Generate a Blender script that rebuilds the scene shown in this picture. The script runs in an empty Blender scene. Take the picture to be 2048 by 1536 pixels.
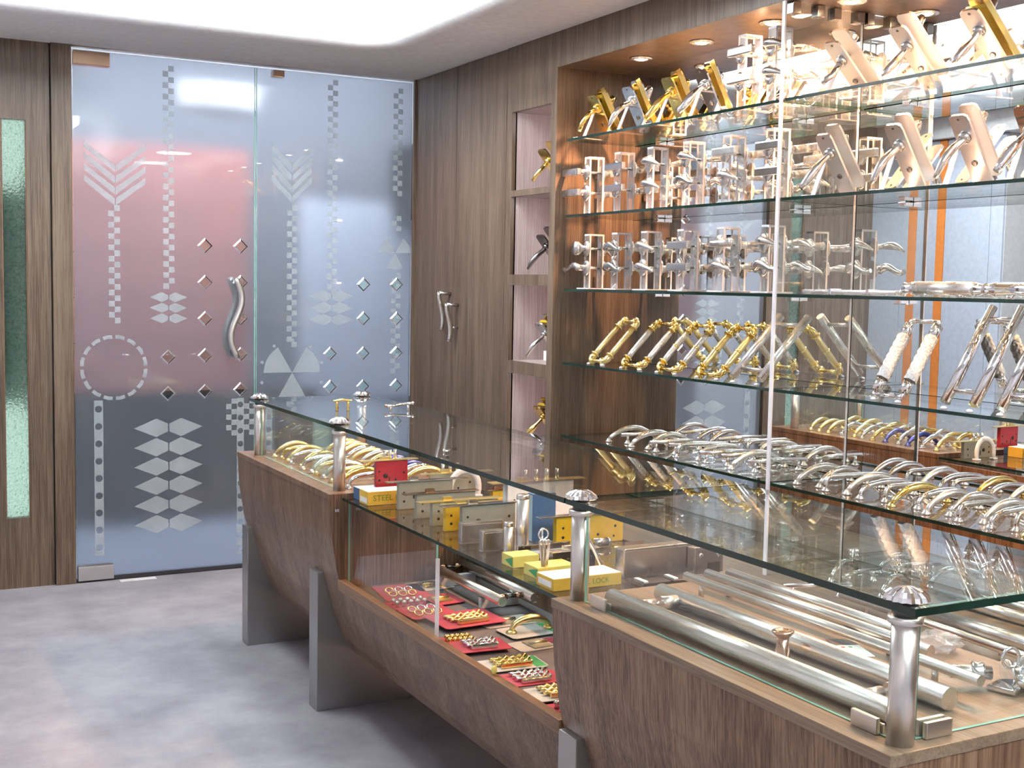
import bpy, bmesh, math, random
from mathutils import Vector, Matrix, Euler
random.seed(7)
SC = bpy.context.scene
COL = SC.collection
# ------------------------------------------------------------------ camera (2048 x 1536 frame)
FPX, YAW, PITCH, ROLL, CAMH = 2462.6, .49048674, .08031903, .01854271, 1.45
_f = Vector((math.sin(YAW)*math.cos(PITCH), math.cos(YAW)*math.cos(PITCH), -math.sin(PITCH)))
_r = Vector((math.cos(YAW), -math.sin(YAW), 0)); _u = _r.cross(_f)
R2 = _r*math.cos(ROLL) + _u*math.sin(ROLL); U2 = -_r*math.sin(ROLL) + _u*math.cos(ROLL)
CAM = Vector((0, 0, CAMH))
cd = bpy.data.cameras.new('camera'); cam = bpy.data.objects.new('camera', cd); COL.objects.link(cam)
cd.sensor_width = 36; cd.lens = 36*FPX/2048; cd.clip_start = .02; cd.clip_end = 60
cam.matrix_world = Matrix(((R2.x, U2.x, -_f.x, 0), (R2.y, U2.y, -_f.y, 0), (R2.z, U2.z, -_f.z, CAMH), (0, 0, 0, 1)))
SC.camera = cam
def ray(x, y): return R2*((x-1024)/FPX) - U2*((y-768)/FPX) + _f
def on(ax, v, x, y):
    d = ray(x, y); return CAM + d*((v-CAM[ax])/d[ax])
def pz(x, y, z): return on(2, z, x, y)
# ------------------------------------------------------------------ world, exposure
w = bpy.data.worlds.new('world'); SC.world = w; w.use_nodes = True
w.node_tree.nodes['Background'].inputs[0].default_value = (.6, .65, .75, 1)
w.node_tree.nodes['Background'].inputs[1].default_value = .25
SC.view_settings.view_transform = 'Standard'; SC.view_settings.look = 'None'
SC.view_settings.gamma = 1; SC.view_settings.use_curve_mapping = False
SC.view_settings.exposure = 0.3
SC.cycles.transparent_max_bounces = 40; SC.cycles.max_bounces = 14; SC.cycles.glossy_bounces = 7
SC.cycles.caustics_reflective = False; SC.cycles.caustics_refractive = False
SC.cycles.sample_clamp_indirect = 15
L_TRAY, L_SPOT, L_BULB, L_NICHE, L_DOWN, L_HALL_FILL = 28.0, 135.0, 80.0, 1.6, 60.0, 30.0

# ------------------------------------------------------------------ materials
MATS = {}
def nt(name):
    m = bpy.data.materials.new(name); m.use_nodes = True; t = m.node_tree
    for n in list(t.nodes): t.nodes.remove(n)
    o = t.nodes.new('ShaderNodeOutputMaterial'); MATS[name] = m
    return m, t, o
def lk(t, a, b): t.links.new(a, b)
def pbsdf(t, col=(.8, .8, .8), rough=.5, metal=0, **k):
    b = t.nodes.new('ShaderNodeBsdfPrincipled')
    b.inputs['Base Color'].default_value = (*col, 1); b.inputs['Roughness'].default_value = rough; b.inputs['Metallic'].default_value = metal
    for q, v in k.items(): b.inputs[q.replace('_', ' ')].default_value = v
    return b
def noise(t, scale, detail=3, sc=(1, 1, 1), rough=.5, dist=0):
    tc = t.nodes.new('ShaderNodeTexCoord'); mp = t.nodes.new('ShaderNodeMapping'); mp.inputs['Scale'].default_value = sc
    n = t.nodes.new('ShaderNodeTexNoise'); n.inputs['Scale'].default_value = scale; n.inputs['Detail'].default_value = detail
    n.inputs['Roughness'].default_value = rough; n.inputs['Distortion'].default_value = dist
    lk(t, tc.outputs['Object'], mp.inputs[0]); lk(t, mp.outputs[0], n.inputs['Vector']); return n
def ramp(t, src, stops):
    r = t.nodes.new('ShaderNodeValToRGB')
    while len(r.color_ramp.elements) < len(stops): r.color_ramp.elements.new(.5)
    for e, (p, c) in zip(r.color_ramp.elements, stops): e.position = p; e.color = (*c, 1)
    lk(t, src, r.inputs[0]); return r
def bump(t, b, src, s, d=.002):
    n = t.nodes.new('ShaderNodeBump'); n.inputs['Strength'].default_value = s; n.inputs['Distance'].default_value = d
    lk(t, src, n.inputs['Height']); lk(t, n.outputs[0], b.inputs['Normal'])
def plain(name, col, rough=.5, metal=0, grain=.06, gs=40, **k):
    m, t, o = nt(name); b = pbsdf(t, col, rough, metal, **k)
    n = noise(t, gs, 2); lo = tuple(c*(1-grain) for c in col); hi = tuple(min(1, c*(1+grain)) for c in col)
    r = ramp(t, n.outputs[0], [(.3, lo), (.7, hi)]); lk(t, r.outputs[0], b.inputs['Base Color']); lk(t, b.outputs[0], o.inputs[0]); return m
def metal(name, col, rough, brush=None):
    m, t, o = nt(name); b = pbsdf(t, col, rough, 1)
    if brush:
        n = noise(t, 60, 2, brush); r = t.nodes.new('ShaderNodeMapRange'); r.inputs['To Min'].default_value = rough*.93; r.inputs['To Max'].default_value = rough*1.07
        lk(t, n.outputs[0], r.inputs[0]); lk(t, r.outputs[0], b.inputs['Roughness'])
    else:
        n = noise(t, 25, 1); r = t.nodes.new('ShaderNodeMapRange'); r.inputs['To Min'].default_value = rough*.85; r.inputs['To Max'].default_value = rough*1.15
        lk(t, n.outputs[0], r.inputs[0]); lk(t, r.outputs[0], b.inputs['Roughness'])
    lk(t, b.outputs[0], o.inputs[0]); return m
def wood(name, dark, mid, light, sc=(1, 1, .05), rough=.34):
    m, t, o = nt(name); b = pbsdf(t, mid, rough)
    a = noise(t, 190, 4, (sc[0], sc[1], sc[2]*.45) if sc[2] < 1 else (1, sc[1]*.45, 1), .7, .08); c = noise(t, 16, 4, sc, .6, .5)
    s1 = t.nodes.new('ShaderNodeMath'); s1.operation = 'MULTIPLY'; s1.inputs[1].default_value = .62
    s2 = t.nodes.new('ShaderNodeMath'); s2.operation = 'MULTIPLY_ADD'; s2.inputs[1].default_value = .38
    lk(t, a.outputs[0], s1.inputs[0]); lk(t, c.outputs[0], s2.inputs[0]); lk(t, s1.outputs[0], s2.inputs[2])
    r = ramp(t, s2.outputs[0], [(.40, dark), (.5, mid), (.60, light)])
    lk(t, r.outputs[0], b.inputs['Base Color']); bump(t, b, a.outputs[0], .05, .001); lk(t, b.outputs[0], o.inputs[0]); return m
def schlick(t, f0=.04, p=5):
    lw = t.nodes.new('ShaderNodeLayerWeight'); lw.inputs['Blend'].default_value = .5
    q = t.nodes.new('ShaderNodeMath'); q.operation = 'POWER'; q.inputs[1].default_value = p
    a = t.nodes.new('ShaderNodeMath'); a.operation = 'MULTIPLY_ADD'; a.inputs[1].default_value = 1-f0; a.inputs[2].default_value = f0
    lk(t, lw.outputs['Facing'], q.inputs[0]); lk(t, q.outputs[0], a.inputs[0]); return a
def glass(name, tint, f0=.04, haze=0, hazecol=(.8, .85, .9)):
    m, t, o = nt(name)
    tr = t.nodes.new('ShaderNodeBsdfTransparent'); tr.inputs[0].default_value = (*tint, 1)
    gl = t.nodes.new('ShaderNodeBsdfGlossy'); gl.inputs['Roughness'].default_value = .01; gl.inputs[0].default_value = (1, 1, 1, 1)
    f = schlick(t, f0); mx = t.nodes.new('ShaderNodeMixShader')
    base = tr.outputs[0]
    if haze:
        d = t.nodes.new('ShaderNodeBsdfDiffuse'); d.inputs[0].default_value = (*hazecol, 1)
        n = noise(t, 6, 4); mr = t.nodes.new('ShaderNodeMapRange'); mr.inputs['To Min'].default_value = haze*.5; mr.inputs['To Max'].default_value = haze*1.5
        lk(t, n.outputs[0], mr.inputs[0])
        hm = t.nodes.new('ShaderNodeMixShader'); lk(t, mr.outputs[0], hm.inputs[0]); lk(t, base, hm.inputs[1]); lk(t, d.outputs[0], hm.inputs[2]); base = hm.outputs[0]
    lk(t, f.outputs[0], mx.inputs[0]); lk(t, base, mx.inputs[1]); lk(t, gl.outputs[0], mx.inputs[2]); lk(t, mx.outputs[0], o.inputs[0]); return m
def emit(name, col, s):
    m, t, o = nt(name); e = t.nodes.new('ShaderNodeEmission'); e.inputs[0].default_value = (*col, 1); e.inputs[1].default_value = s
    lk(t, e.outputs[0], o.inputs[0]); return m

wood('walnut', (.082, .053, .034), (.143, .099, .067), (.208, .151, .104))
wood('walnut_counter', (.088, .047, .027), (.19, .112, .069), (.30, .192, .123))
wood('walnut_top', (.15, .105, .068), (.215, .155, .103), (.27, .20, .14), (1, .06, 1))
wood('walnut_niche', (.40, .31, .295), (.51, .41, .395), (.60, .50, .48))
wood('wood_edge', (.16, .085, .045), (.22, .12, .065), (.28, .16, .09), (1, .06, 1))
metal('steel', (.76, .74, .71), .30, (1, 1, .04))
metal('steel_leg', (.43, .43, .43), .40, (1, 1, .05))
metal('tube_steel', (.82, .82, .80), .27, (1, .04, 1))
metal('plate_satin', (.60, .61, .63), .33)
metal('steel_cover', (.52, .51, .49), .26)
metal('chrome', (.86, .86, .87), .05)
metal('nickel', (.68, .665, .64), .18)
metal('satin', (.70, .69, .67), .27)
metal('brass', (.86, .66, .24), .13)
metal('satin_brass', (.80, .66, .32), .30)
metal('bronze', (.55, .37, .26), .16)
metal('gunmetal', (.22, .21, .20), .25)
metal('blue_enamel', (.10, .12, .40), .30)
metal('zinc', (.50, .49, .40), .42)
metal('mirror', (.88, .90, .89), .0)
plain('ceiling_paint', (.93, .94, .95), .8)
plain('tray_paint', (.93, .93, .93), .8)
plain('grey_wall', (.55, .56, .58), .7)
plain('blue_panel', (.47, .52, .62), .45)
plain('orange', (.75, .25, .06), .45)
plain('white_paint', (.85, .86, .88), .5)
plain('pink_wall', (.70, .64, .66), .7)
plain('lock_yellow', (.66, .44, .03), .38)
plain('carton_yellow', (.72, .48, .07), .5)
plain('lemon', (.74, .66, .18), .5)
plain('carton_white', (.84, .85, .82), .5)
plain('carton_blue', (.06, .14, .30), .45)
plain('pale_blue', (.50, .68, .75), .4)
plain('card_red', (.50, .075, .12), .32)
plain('lock_red', (.36, .028, .045), .35)
plain('card_grey', (.56, .57, .55), .4)
plain('card_green', (.06, .38, .14), .4)
plain('ink', (.02, .02, .02), .5)
plain('ink_green', (.20, .30, .03), .5)
plain('black', (.025, .025, .028), .4)
plain('dark_gap', (.03, .022, .018), .7)
plain('plastic_white', (.85, .88, .9), .35)
plain('dark_board', (.16, .15, .16), .5)
plain('rubber', (.12, .115, .11), .6)
emit('lamp_white', (.93, .97, 1), L_TRAY)
emit('lamp_round', (1, .98, .95), L_DOWN)
emit('hall_fill_glow', (.93, .96, 1), L_HALL_FILL)
emit('fill_panel_glow', (.86, 1, .94), 1.35)
emit('lamp_hall_wall', (.93, .96, 1), 2.2)
emit('lamp_niche', (1, .90, .95), 32)
emit('bulb', (1, .72, .42), L_BULB)
glass('shelf_glass', (.96, .98, .97))
glass('top_glass', (.94, .975, .96))
glass('pane_glass', (.965, .985, .975), .04, .012)
glass('acrylic', (.93, .93, .93), .05, .10, (.95, .95, .95))
glass('bag_film', (.92, .93, .95), .12, .22, (.9, .92, .95))
m, t, o = nt('glass_edge'); b = pbsdf(t, (.004, .03, .02), .10); b.inputs['Specular IOR Level'].default_value = .6
n = noise(t, 14, 2); r = ramp(t, n.outputs[0], [(.3, (.003, .018, .013)), (.7, (.006, .036, .026))]); lk(t, r.outputs[0], b.inputs['Base Color']); lk(t, b.outputs[0], o.inputs[0])
m, t, o = nt('pane_edge'); b = pbsdf(t, (.25, .55, .45), .15); n = noise(t, 14, 2); r = ramp(t, n.outputs[0], [(.3, (.18, .45, .36)), (.7, (.32, .62, .52))]); lk(t, r.outputs[0], b.inputs['Base Color']); lk(t, b.outputs[0], o.inputs[0])
m, t, o = nt('acrylic_edge'); b = pbsdf(t, (.80, .80, .84), .2); n = noise(t, 14, 2); r = ramp(t, n.outputs[0], [(.3, (.72, .72, .77)), (.7, (.85, .85, .9))]); lk(t, r.outputs[0], b.inputs['Base Color']); lk(t, b.outputs[0], o.inputs[0])
# carpet
m, t, o = nt('carpet'); b = pbsdf(t, (.42, .41, .44), .95); n = noise(t, 3.2, 5, (1, 1, 1), .6); n2 = noise(t, 420, 2)
mx = t.nodes.new('ShaderNodeMath'); mx.operation = 'MULTIPLY_ADD'; mx.inputs[1].default_value = .35
s2 = t.nodes.new('ShaderNodeMath'); s2.operation = 'MULTIPLY'; s2.inputs[1].default_value = .65
lk(t, n.outputs[0], s2.inputs[0]); lk(t, n2.outputs[0], mx.inputs[0]); lk(t, s2.outputs[0], mx.inputs[2])
r = ramp(t, mx.outputs[0], [(.36, (.235, .23, .265)), (.5, (.32, .315, .35)), (.64, (.40, .395, .425))]); lk(t, r.outputs[0], b.inputs['Base Color']); bump(t, b, n2.outputs[0], .6, .004); lk(t, b.outputs[0], o.inputs[0])
# pebbled window glass
m, t, o = nt('pebble_glass'); n = noise(t, 95, 2); b = pbsdf(t, (.80, .95, .88), .08, 0, Transmission_Weight=1.0, IOR=1.3); bump(t, b, n.outputs[0], 1.0, .012)
d = t.nodes.new('ShaderNodeBsdfTranslucent'); n3 = noise(t, 70, 3, (1, 1, 1), .7); r3 = ramp(t, n3.outputs[0], [(.36, (.42, .60, .52)), (.5, (.74, .93, .85)), (.62, (.95, 1, .98))]); lk(t, r3.outputs[0], d.inputs[0]); mx = t.nodes.new('ShaderNodeMixShader'); mx.inputs[0].default_value = .45
lk(t, b.outputs[0], mx.inputs[1]); lk(t, d.outputs[0], mx.inputs[2]); lk(t, mx.outputs[0], o.inputs[0])
# frosted door glass; clear bevelled diamonds are cut out of the frosting
DIA = [(1.334, 1.071), (1.514, 1.613), (1.69, 1.615), (1.514, 1.434), (1.69, 1.436), (1.514, 1.258), (1.69, 1.26), (1.514, 1.076), (1.69, 1.08), (1.333, .893), (1.513, .9), (1.69, .905),
       (2.34, 1.438), (2.525, 1.441), (2.34, 1.261), (2.527, 1.261), (2.159, 1.079), (2.34, 1.079), (2.527, 1.079), (2.16, .906), (2.34, .906), (2.527, .906)]
def frosted(name, diffuse_mix, col, rough, cut):
    m, t, o = nt(name)
    re = t.nodes.new('ShaderNodeBsdfRefraction'); re.inputs['Roughness'].default_value = rough; re.inputs['IOR'].default_value = 1.12; re.inputs[0].default_value = (.92, .95, 1, 1)
    tl = t.nodes.new('ShaderNodeBsdfDiffuse'); tl.inputs[0].default_value = (*col, 1)
    mx = t.nodes.new('ShaderNodeMixShader'); n = noise(t, 5, 5, (1, 1, 1), .6); mr = t.nodes.new('ShaderNodeMapRange')
    mr.inputs['To Min'].default_value = diffuse_mix*.75; mr.inputs['To Max'].default_value = diffuse_mix*1.25
    lk(t, n.outputs[0], mr.inputs[0]); lk(t, mr.outputs[0], mx.inputs[0]); lk(t, re.outputs[0], mx.inputs[1]); lk(t, tl.outputs[0], mx.inputs[2])
    base = mx.outputs[0]
    if cut:
        tc = t.nodes.new('ShaderNodeTexCoord'); sp = t.nodes.new('ShaderNodeSeparateXYZ'); lk(t, tc.outputs['Object'], sp.inputs[0])
        acc = None
        def M(op, a, b=None):
            q = t.nodes.new('ShaderNodeMath'); q.operation = op
            for i, v in enumerate((a, b)):
                if v is None: continue
                if isinstance(v, (int, float)): q.inputs[i].default_value = v
                else: lk(t, v, q.inputs[i])
            return q.outputs[0]
        for cx, cz in DIA:
            s = M('ADD', M('ABSOLUTE', M('SUBTRACT', sp.outputs[0], cx)), M('ABSOLUTE', M('SUBTRACT', sp.outputs[2], cz)))
            k = M('LESS_THAN', s, .03); acc = k if acc is None else M('MAXIMUM', acc, k)
        tr = t.nodes.new('ShaderNodeBsdfTransparent'); tr.inputs[0].default_value = (.85, .95, .92, 1)
        m2 = t.nodes.new('ShaderNodeMixShader'); lk(t, acc, m2.inputs[0]); lk(t, base, m2.inputs[1]); lk(t, tr.outputs[0], m2.inputs[2]); base = m2.outputs[0]
    gl = t.nodes.new('ShaderNodeBsdfGlossy'); gl.inputs['Roughness'].default_value = .0
    f = schlick(t, .04); m3 = t.nodes.new('ShaderNodeMixShader'); lk(t, f.outputs[0], m3.inputs[0]); lk(t, base, m3.inputs[1]); lk(t, gl.outputs[0], m3.inputs[2]); lk(t, m3.outputs[0], o.inputs[0])
frosted('frosted_glass', .17, (.46, .52, .60), .43, True)
m, t, o = nt('etched')
tr = t.nodes.new('ShaderNodeBsdfTransparent'); d = t.nodes.new('ShaderNodeBsdfDiffuse'); n = noise(t, 8, 3); r = ramp(t, n.outputs[0], [(.3, (.50, .57, .60)), (.7, (.60, .66, .69))]); lk(t, r.outputs[0], d.inputs[0])
mx = t.nodes.new('ShaderNodeMixShader'); mx.inputs[0].default_value = .38; lk(t, tr.outputs[0], mx.inputs[1]); lk(t, d.outputs[0], mx.inputs[2]); lk(t, mx.outputs[0], o.inputs[0])
# crystal rod
m, t, o = nt('crystal'); b = pbsdf(t, (.93, .93, .93), .15, 0, Transmission_Weight=.3, IOR=1.45); v = t.nodes.new('ShaderNodeTexVoronoi'); v.inputs['Scale'].default_value = 130
tc = t.nodes.new('ShaderNodeTexCoord'); lk(t, tc.outputs['Object'], v.inputs['Vector']); bump(t, b, v.outputs[0], .8, .003); lk(t, b.outputs[0], o.inputs[0])

# ------------------------------------------------------------------ mesh helpers
def V(*a): return Vector(a)
class MB:
    def __init__(s): s.v = []; s.f = []; s.s = []; s.m = []
    def add(s, vs, fs, smooth=False, mi=0):
        k = len(s.v); s.v += [tuple(p) for p in vs]; s.f += [tuple(i+k for i in f) for f in fs]; s.s += [smooth]*len(fs); s.m += [mi]*len(fs); return s
    def box(s, lo, hi, mis=None):
        x0, y0, z0 = lo; x1, y1, z1 = hi
        vs = [(x0, y0, z0), (x1, y0, z0), (x1, y1, z0), (x0, y1, z0), (x0, y0, z1), (x1, y0, z1), (x1, y1, z1), (x0, y1, z1)]
        fs = [(0, 3, 2, 1), (4, 5, 6, 7), (0, 1, 5, 4), (1, 2, 6, 5), (2, 3, 7, 6), (3, 0, 4, 7)]
        if mis is None: return s.add(vs, fs)
        for f, mi in zip(fs, mis): s.add(vs, [f], False, mi)
        return s
    def cbox(s, lo, hi, b=.004):
        x = (lo[0], hi[0]); y = (lo[1], hi[1]); z = (lo[2], hi[2]); bm = bmesh.new()
        vv = [bm.verts.new((x[i], y[j], z[k])) for i in (0, 1) for j in (0, 1) for k in (0, 1)]
        for f in ((0, 1, 3, 2), (4, 6, 7, 5), (0, 4, 5, 1), (2, 3, 7, 6), (0, 2, 6, 4), (1, 5, 7, 3)): bm.faces.new([vv[i] for i in f])
        bmesh.ops.bevel(bm, geom=bm.edges[:], offset=b, segments=2, affect='EDGES', profile=.7)
        bm.verts.index_update(); s.add([v.co[:] for v in bm.verts], [[v.index for v in f.verts] for f in bm.faces]); bm.free(); return s
    def obox(s, c, a, bx, cz):
        c = Vector(c); vs = [c+a*i+bx*j+cz*k for k in (-1, 1) for i, j in ((-1, -1), (1, -1), (1, 1), (-1, 1))]
        return s.add(vs, [(0, 3, 2, 1), (4, 5, 6, 7), (0, 1, 5, 4), (1, 2, 6, 5), (2, 3, 7, 6), (3, 0, 4, 7)])
    def tube(s, path, r, n=10, flat=1.0, up=None, close=False):
        P = [Vector(p) for p in path]; N = len(P); rr = r if isinstance(r, (list, tuple)) else [r]*N
        vs = []; ref = Vector(up) if up else None
        for i in range(N):
            tg = (P[(i+1) % N]-P[i-1]) if close else (P[min(i+1, N-1)]-P[max(i-1, 0)])
            tg.normalize()
            if ref is None: ref = Vector((0, 0, 1)) if abs(tg.z) < .9 else Vector((1, 0, 0))
            a = ref-tg*ref.dot(tg)
            if a.length < 1e-4: a = tg.orthogonal()
            a.normalize(); bb = tg.cross(a)
            if not up: ref = a
            for k in range(n):
                th = 2*math.pi*k/n; vs.append(P[i]+a*(math.cos(th)*rr[i]*flat)+bb*(math.sin(th)*rr[i]))
        fs = [(i*n+k, i*n+(k+1) % n, ((i+1) % N)*n+(k+1) % n, ((i+1) % N)*n+k) for i in range(N if close else N-1) for k in range(n)]
        s.add(vs, fs, True)
        if not close:
            k0 = len(s.v)-len(vs); s.f += [tuple(k0+k for k in reversed(range(n))), tuple(k0+(N-1)*n+k for k in range(n))]; s.s += [False]*2; s.m += [0]*2
        return s
    def cyl(s, a, b, r, n=14): return s.tube([a, b], r, n)
    def lathe(s, prof, o, ax=(0, 0, 1), n=18):
        ax = Vector(ax).normalized(); a = ax.orthogonal().normalized(); b = ax.cross(a); o = Vector(o); vs = []
        for r, h in prof:
            for k in range(n):
                th = 2*math.pi*k/n; vs.append(o+ax*h+a*(math.cos(th)*r)+b*(math.sin(th)*r))
        N = len(prof); fs = [(i*n+k, i*n+(k+1) % n, (i+1)*n+(k+1) % n, (i+1)*n+k) for i in range(N-1) for k in range(n)]
        s.add(vs, fs, True); k0 = len(s.v)-len(vs)
        for base, rv in ((0, True), ((N-1)*n, False)):
            if prof[0 if rv else -1][0] > 1e-4: s.f.append(tuple(k0+base+k for k in (reversed(range(n)) if rv else range(n)))); s.s.append(False); s.m.append(0)
        return s
    def prism(s, poly, o, ua, va, d):
        o, ua, va, d = map(Vector, (o, ua, va, d)); n = len(poly)
        vs = [o+ua*a+va*b for a, b in poly]+[o+ua*a+va*b+d for a, b in poly]
        return s.add(vs, [tuple(reversed(range(n))), tuple(range(n, 2*n))]+[(i, (i+1) % n, n+(i+1) % n, n+i) for i in range(n)])
    def ball(s, c, r, n=10, sc=(1, 1, 1)):
        c = Vector(c); vs = [c+V(0, 0, -r*sc[2])]; rings = max(4, n//2)
        for i in range(1, rings):
            ph = -math.pi/2+math.pi*i/rings
            vs += [c+V(math.cos(ph)*math.cos(2*math.pi*k/n)*r*sc[0], math.cos(ph)*math.sin(2*math.pi*k/n)*r*sc[1], math.sin(ph)*r*sc[2]) for k in range(n)]
        vs.append(c+V(0, 0, r*sc[2])); last = len(vs)-1; fs = []
        for i in range(rings-2):
            for k in range(n): fs.append((1+i*n+k, 1+i*n+(k+1) % n, 1+(i+1)*n+(k+1) % n, 1+(i+1)*n+k))
        for k in range(n): fs.append((0, 1+(k+1) % n, 1+k)); fs.append((last, last-n+k, last-n+(k+1) % n))
        return s.add(vs, fs, True)
    def mesh(s, name, mats):
        me = bpy.data.meshes.new(name); me.from_pydata(s.v, [], s.f)
        for q in (mats if isinstance(mats, (list, tuple)) else [mats]): me.materials.append(MATS[q])
        me.polygons.foreach_set('use_smooth', s.s); me.polygons.foreach_set('material_index', s.m)
        bm = bmesh.new(); bm.from_mesh(me); bmesh.ops.recalc_face_normals(bm, faces=bm.faces[:]); bm.to_mesh(me); bm.free(); me.update(); return me
    def build(s, name, mats, parent=None, label=None, kind=None):
        o = bpy.data.objects.new(name, s.mesh(name, mats)); COL.objects.link(o)
        if parent is not None: o.parent = parent
        if label: o['label'] = label
        if kind: o['kind'] = kind
        return o
def thing(name, label, cat, loc=(0, 0, 0), rz=0, group=None):
    o = bpy.data.objects.new(name, None); COL.objects.link(o); o.empty_display_size = .05
    o.location = loc; o.rotation_euler = (0, 0, rz); o['label'] = label; o['category'] = cat
    if group: o['group'] = group
    return o
def tag(o, label, cat, group=None):
    o['label'] = label; o['category'] = cat
    if group: o['group'] = group
    return o
def dup(root, loc, rz=None, label=None, group=None, scale=None):
    r = root.copy(); COL.objects.link(r); r.location = loc
    if rz is not None: r.rotation_euler = (root.rotation_euler.x, root.rotation_euler.y, rz)
    if scale: r.scale = (scale,)*3
    if label: r['label'] = label
    if group: r['group'] = group
    for ch in list(root.children):
        c = ch.copy(); COL.objects.link(c); c.parent = r
        for g in list(ch.children):
            d = g.copy(); COL.objects.link(d); d.parent = c
    return r
def S(name, mb, mat, parent=None):
    return mb.build(name, mat, parent, None, None if parent else 'structure')
def box(lo, hi): return MB().box(lo, hi)
ORD = ['first', 'second', 'third', 'fourth', 'fifth', 'sixth', 'seventh', 'eighth', 'ninth', 'tenth', 'eleventh', 'twelfth', 'thirteenth', 'fourteenth', 'fifteenth', 'sixteenth', 'seventeenth', 'eighteenth']
def arc(c, r, a0, a1, n, ua=(1, 0, 0), va=(0, 0, 1)):
    c, ua, va = Vector(c), Vector(ua), Vector(va)
    return [c+ua*(r*math.cos(a0+(a1-a0)*i/n))+va*(r*math.sin(a0+(a1-a0)*i/n)) for i in range(n+1)]
def bez(p, n=12):
    p = [Vector(q) for q in p]; out = []
    for i in range(n+1):
        q = p[:]; t = i/n
        while len(q) > 1: q = [q[k].lerp(q[k+1], t) for k in range(len(q)-1)]
        out.append(q[0])
    return out
def text(txt, size, mat, parent, loc, rot, name='lettering'):
    cu = bpy.data.curves.new(name, 'FONT'); cu.body = txt; cu.size = size; cu.align_x = 'CENTER'; cu.align_y = 'CENTER'; cu.extrude = .0002
    tmp = bpy.data.objects.new('tmp', cu); COL.objects.link(tmp); bpy.context.view_layer.update()
    me = bpy.data.meshes.new_from_object(tmp.evaluated_get(bpy.context.evaluated_depsgraph_get())); bpy.data.objects.remove(tmp)
    me.name = name; me.materials.clear(); me.materials.append(MATS[mat])
    o = bpy.data.objects.new(name, me); COL.objects.link(o); o.parent = parent; o.location = loc; o.rotation_euler = rot; return o

# ================================================================== ROOM
XR, XM, YD, ZC, XL, XN, YB = 2.621, 2.948, 6.044, 2.51, .03, -.42, -2.3
S('floor', box((XN-.1, YB-.1, -.05), (3.1, YD, 0)), 'carpet')
S('wall_back', box((XN-.1, YB-.1, 0), (3.1, YB, 3.0)), 'grey_wall')
# ceiling: dropped border with a rounded lip round a bright tray
TX0, TX1, TY0, TY1, RC, RF = .42, 2.13, -1.75, 5.33, .16, .085
def rrect(e):
    pts = []
    for cx, cy, a in ((TX1-RC, TY1-RC, 0), (TX0+RC, TY1-RC, 90), (TX0+RC, TY0+RC, 180), (TX1-RC, TY0+RC, 270)):
        for k in range(9):
            th = math.radians(a+90*k/8); pts.append((cx+(RC+e)*math.cos(th), cy+(RC+e)*math.sin(th)))
    return pts
lip = MB(); rings = []
prof = [(.0, 2.98), (.0, ZC+RF)]+[(RF-RF*math.cos(math.radians(a)), ZC+RF-RF*math.sin(math.radians(a))) for a in (15, 30, 45, 60, 75, 90)]
for e, z in prof: rings.append([(x, y, z) for x, y in rrect(e)])
n = len(rings[0]); vs = [p for r_ in rings for p in r_]
lip.add(vs, [(i*n+k, i*n+(k+1) % n, (i+1)*n+(k+1) % n, (i+1)*n+k) for i in range(len(rings)-1) for k in range(n)], True)
# flat underside of the border out to the walls
outer = []
for x, y in rrect(RF):
    cx, cy = (TX0+TX1)/2, (TY0+TY1)/2; dx, dy = x-cx, y-cy
    outer.append(None)
inner = rrect(RF); X0, X1, Y0, Y1 = XN-.05, XR+.03, YB-.05, YD+.012
corner = [(X1, Y1), (X0, Y1), (X0, Y0), (X1, Y0)]
vs = [(x, y, ZC) for x, y in inner]+[(x, y, ZC) for x, y in corner]; fs = []
for c in range(4):
    for k in range(8): fs.append((c*9+k, c*9+k+1, n+c))
    fs.append((c*9+8, ((c+1) % 4)*9, n+(c+1) % 4, n+c))
lip.add(vs, fs)
S('ceiling', lip, 'ceiling_paint')
S('ceiling_tray', box((XN-.1, YB-.1, 2.98), (3.1, YD+.05, 3.03)), 'tray_paint')
# fluorescent luminaires high in the tray
for i, (cx, cy) in enumerate([(.85, 4.5), (1.70, 4.5), (.85, -.4), (1.70, -.4)]):
    th = thing('tray_luminaire', 'white fluorescent fitting in the ceiling tray, %s from the doors, %s side' % (ORD[i//2], 'shelf' if i % 2 else 'cabinet'), 'ceiling light', (cx, cy, 2.98))
    MB().cbox((-.16, -.62, -.07), (.16, .62, -.001), .01).build('housing', 'white_paint', th)
    MB().cbox((-.14, -.60, -.15), (.14, .60, -.0702), .02).build('diffuser', 'lamp_white', th)
for i, (x, y) in enumerate(((2.40, 1.47), (2.42, .44))):
    th = thing('round_downlight', 'round white downlight in the ceiling border, %s from the doors' % ORD[i], 'downlight', (x, y, ZC))
    MB().lathe([(.15, 0), (.165, -.002), (.165, -.008), (.145, -.008), (.145, -.001)], (0, 0, 0), n=24).build('trim_ring', 'white_paint', th)
    MB().lathe([(.0, -.0045), (.144, -.0045), (.144, -.002), (0, -.002)], (0, 0, 0), n=24).build('lens', 'lamp_round', th)

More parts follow.
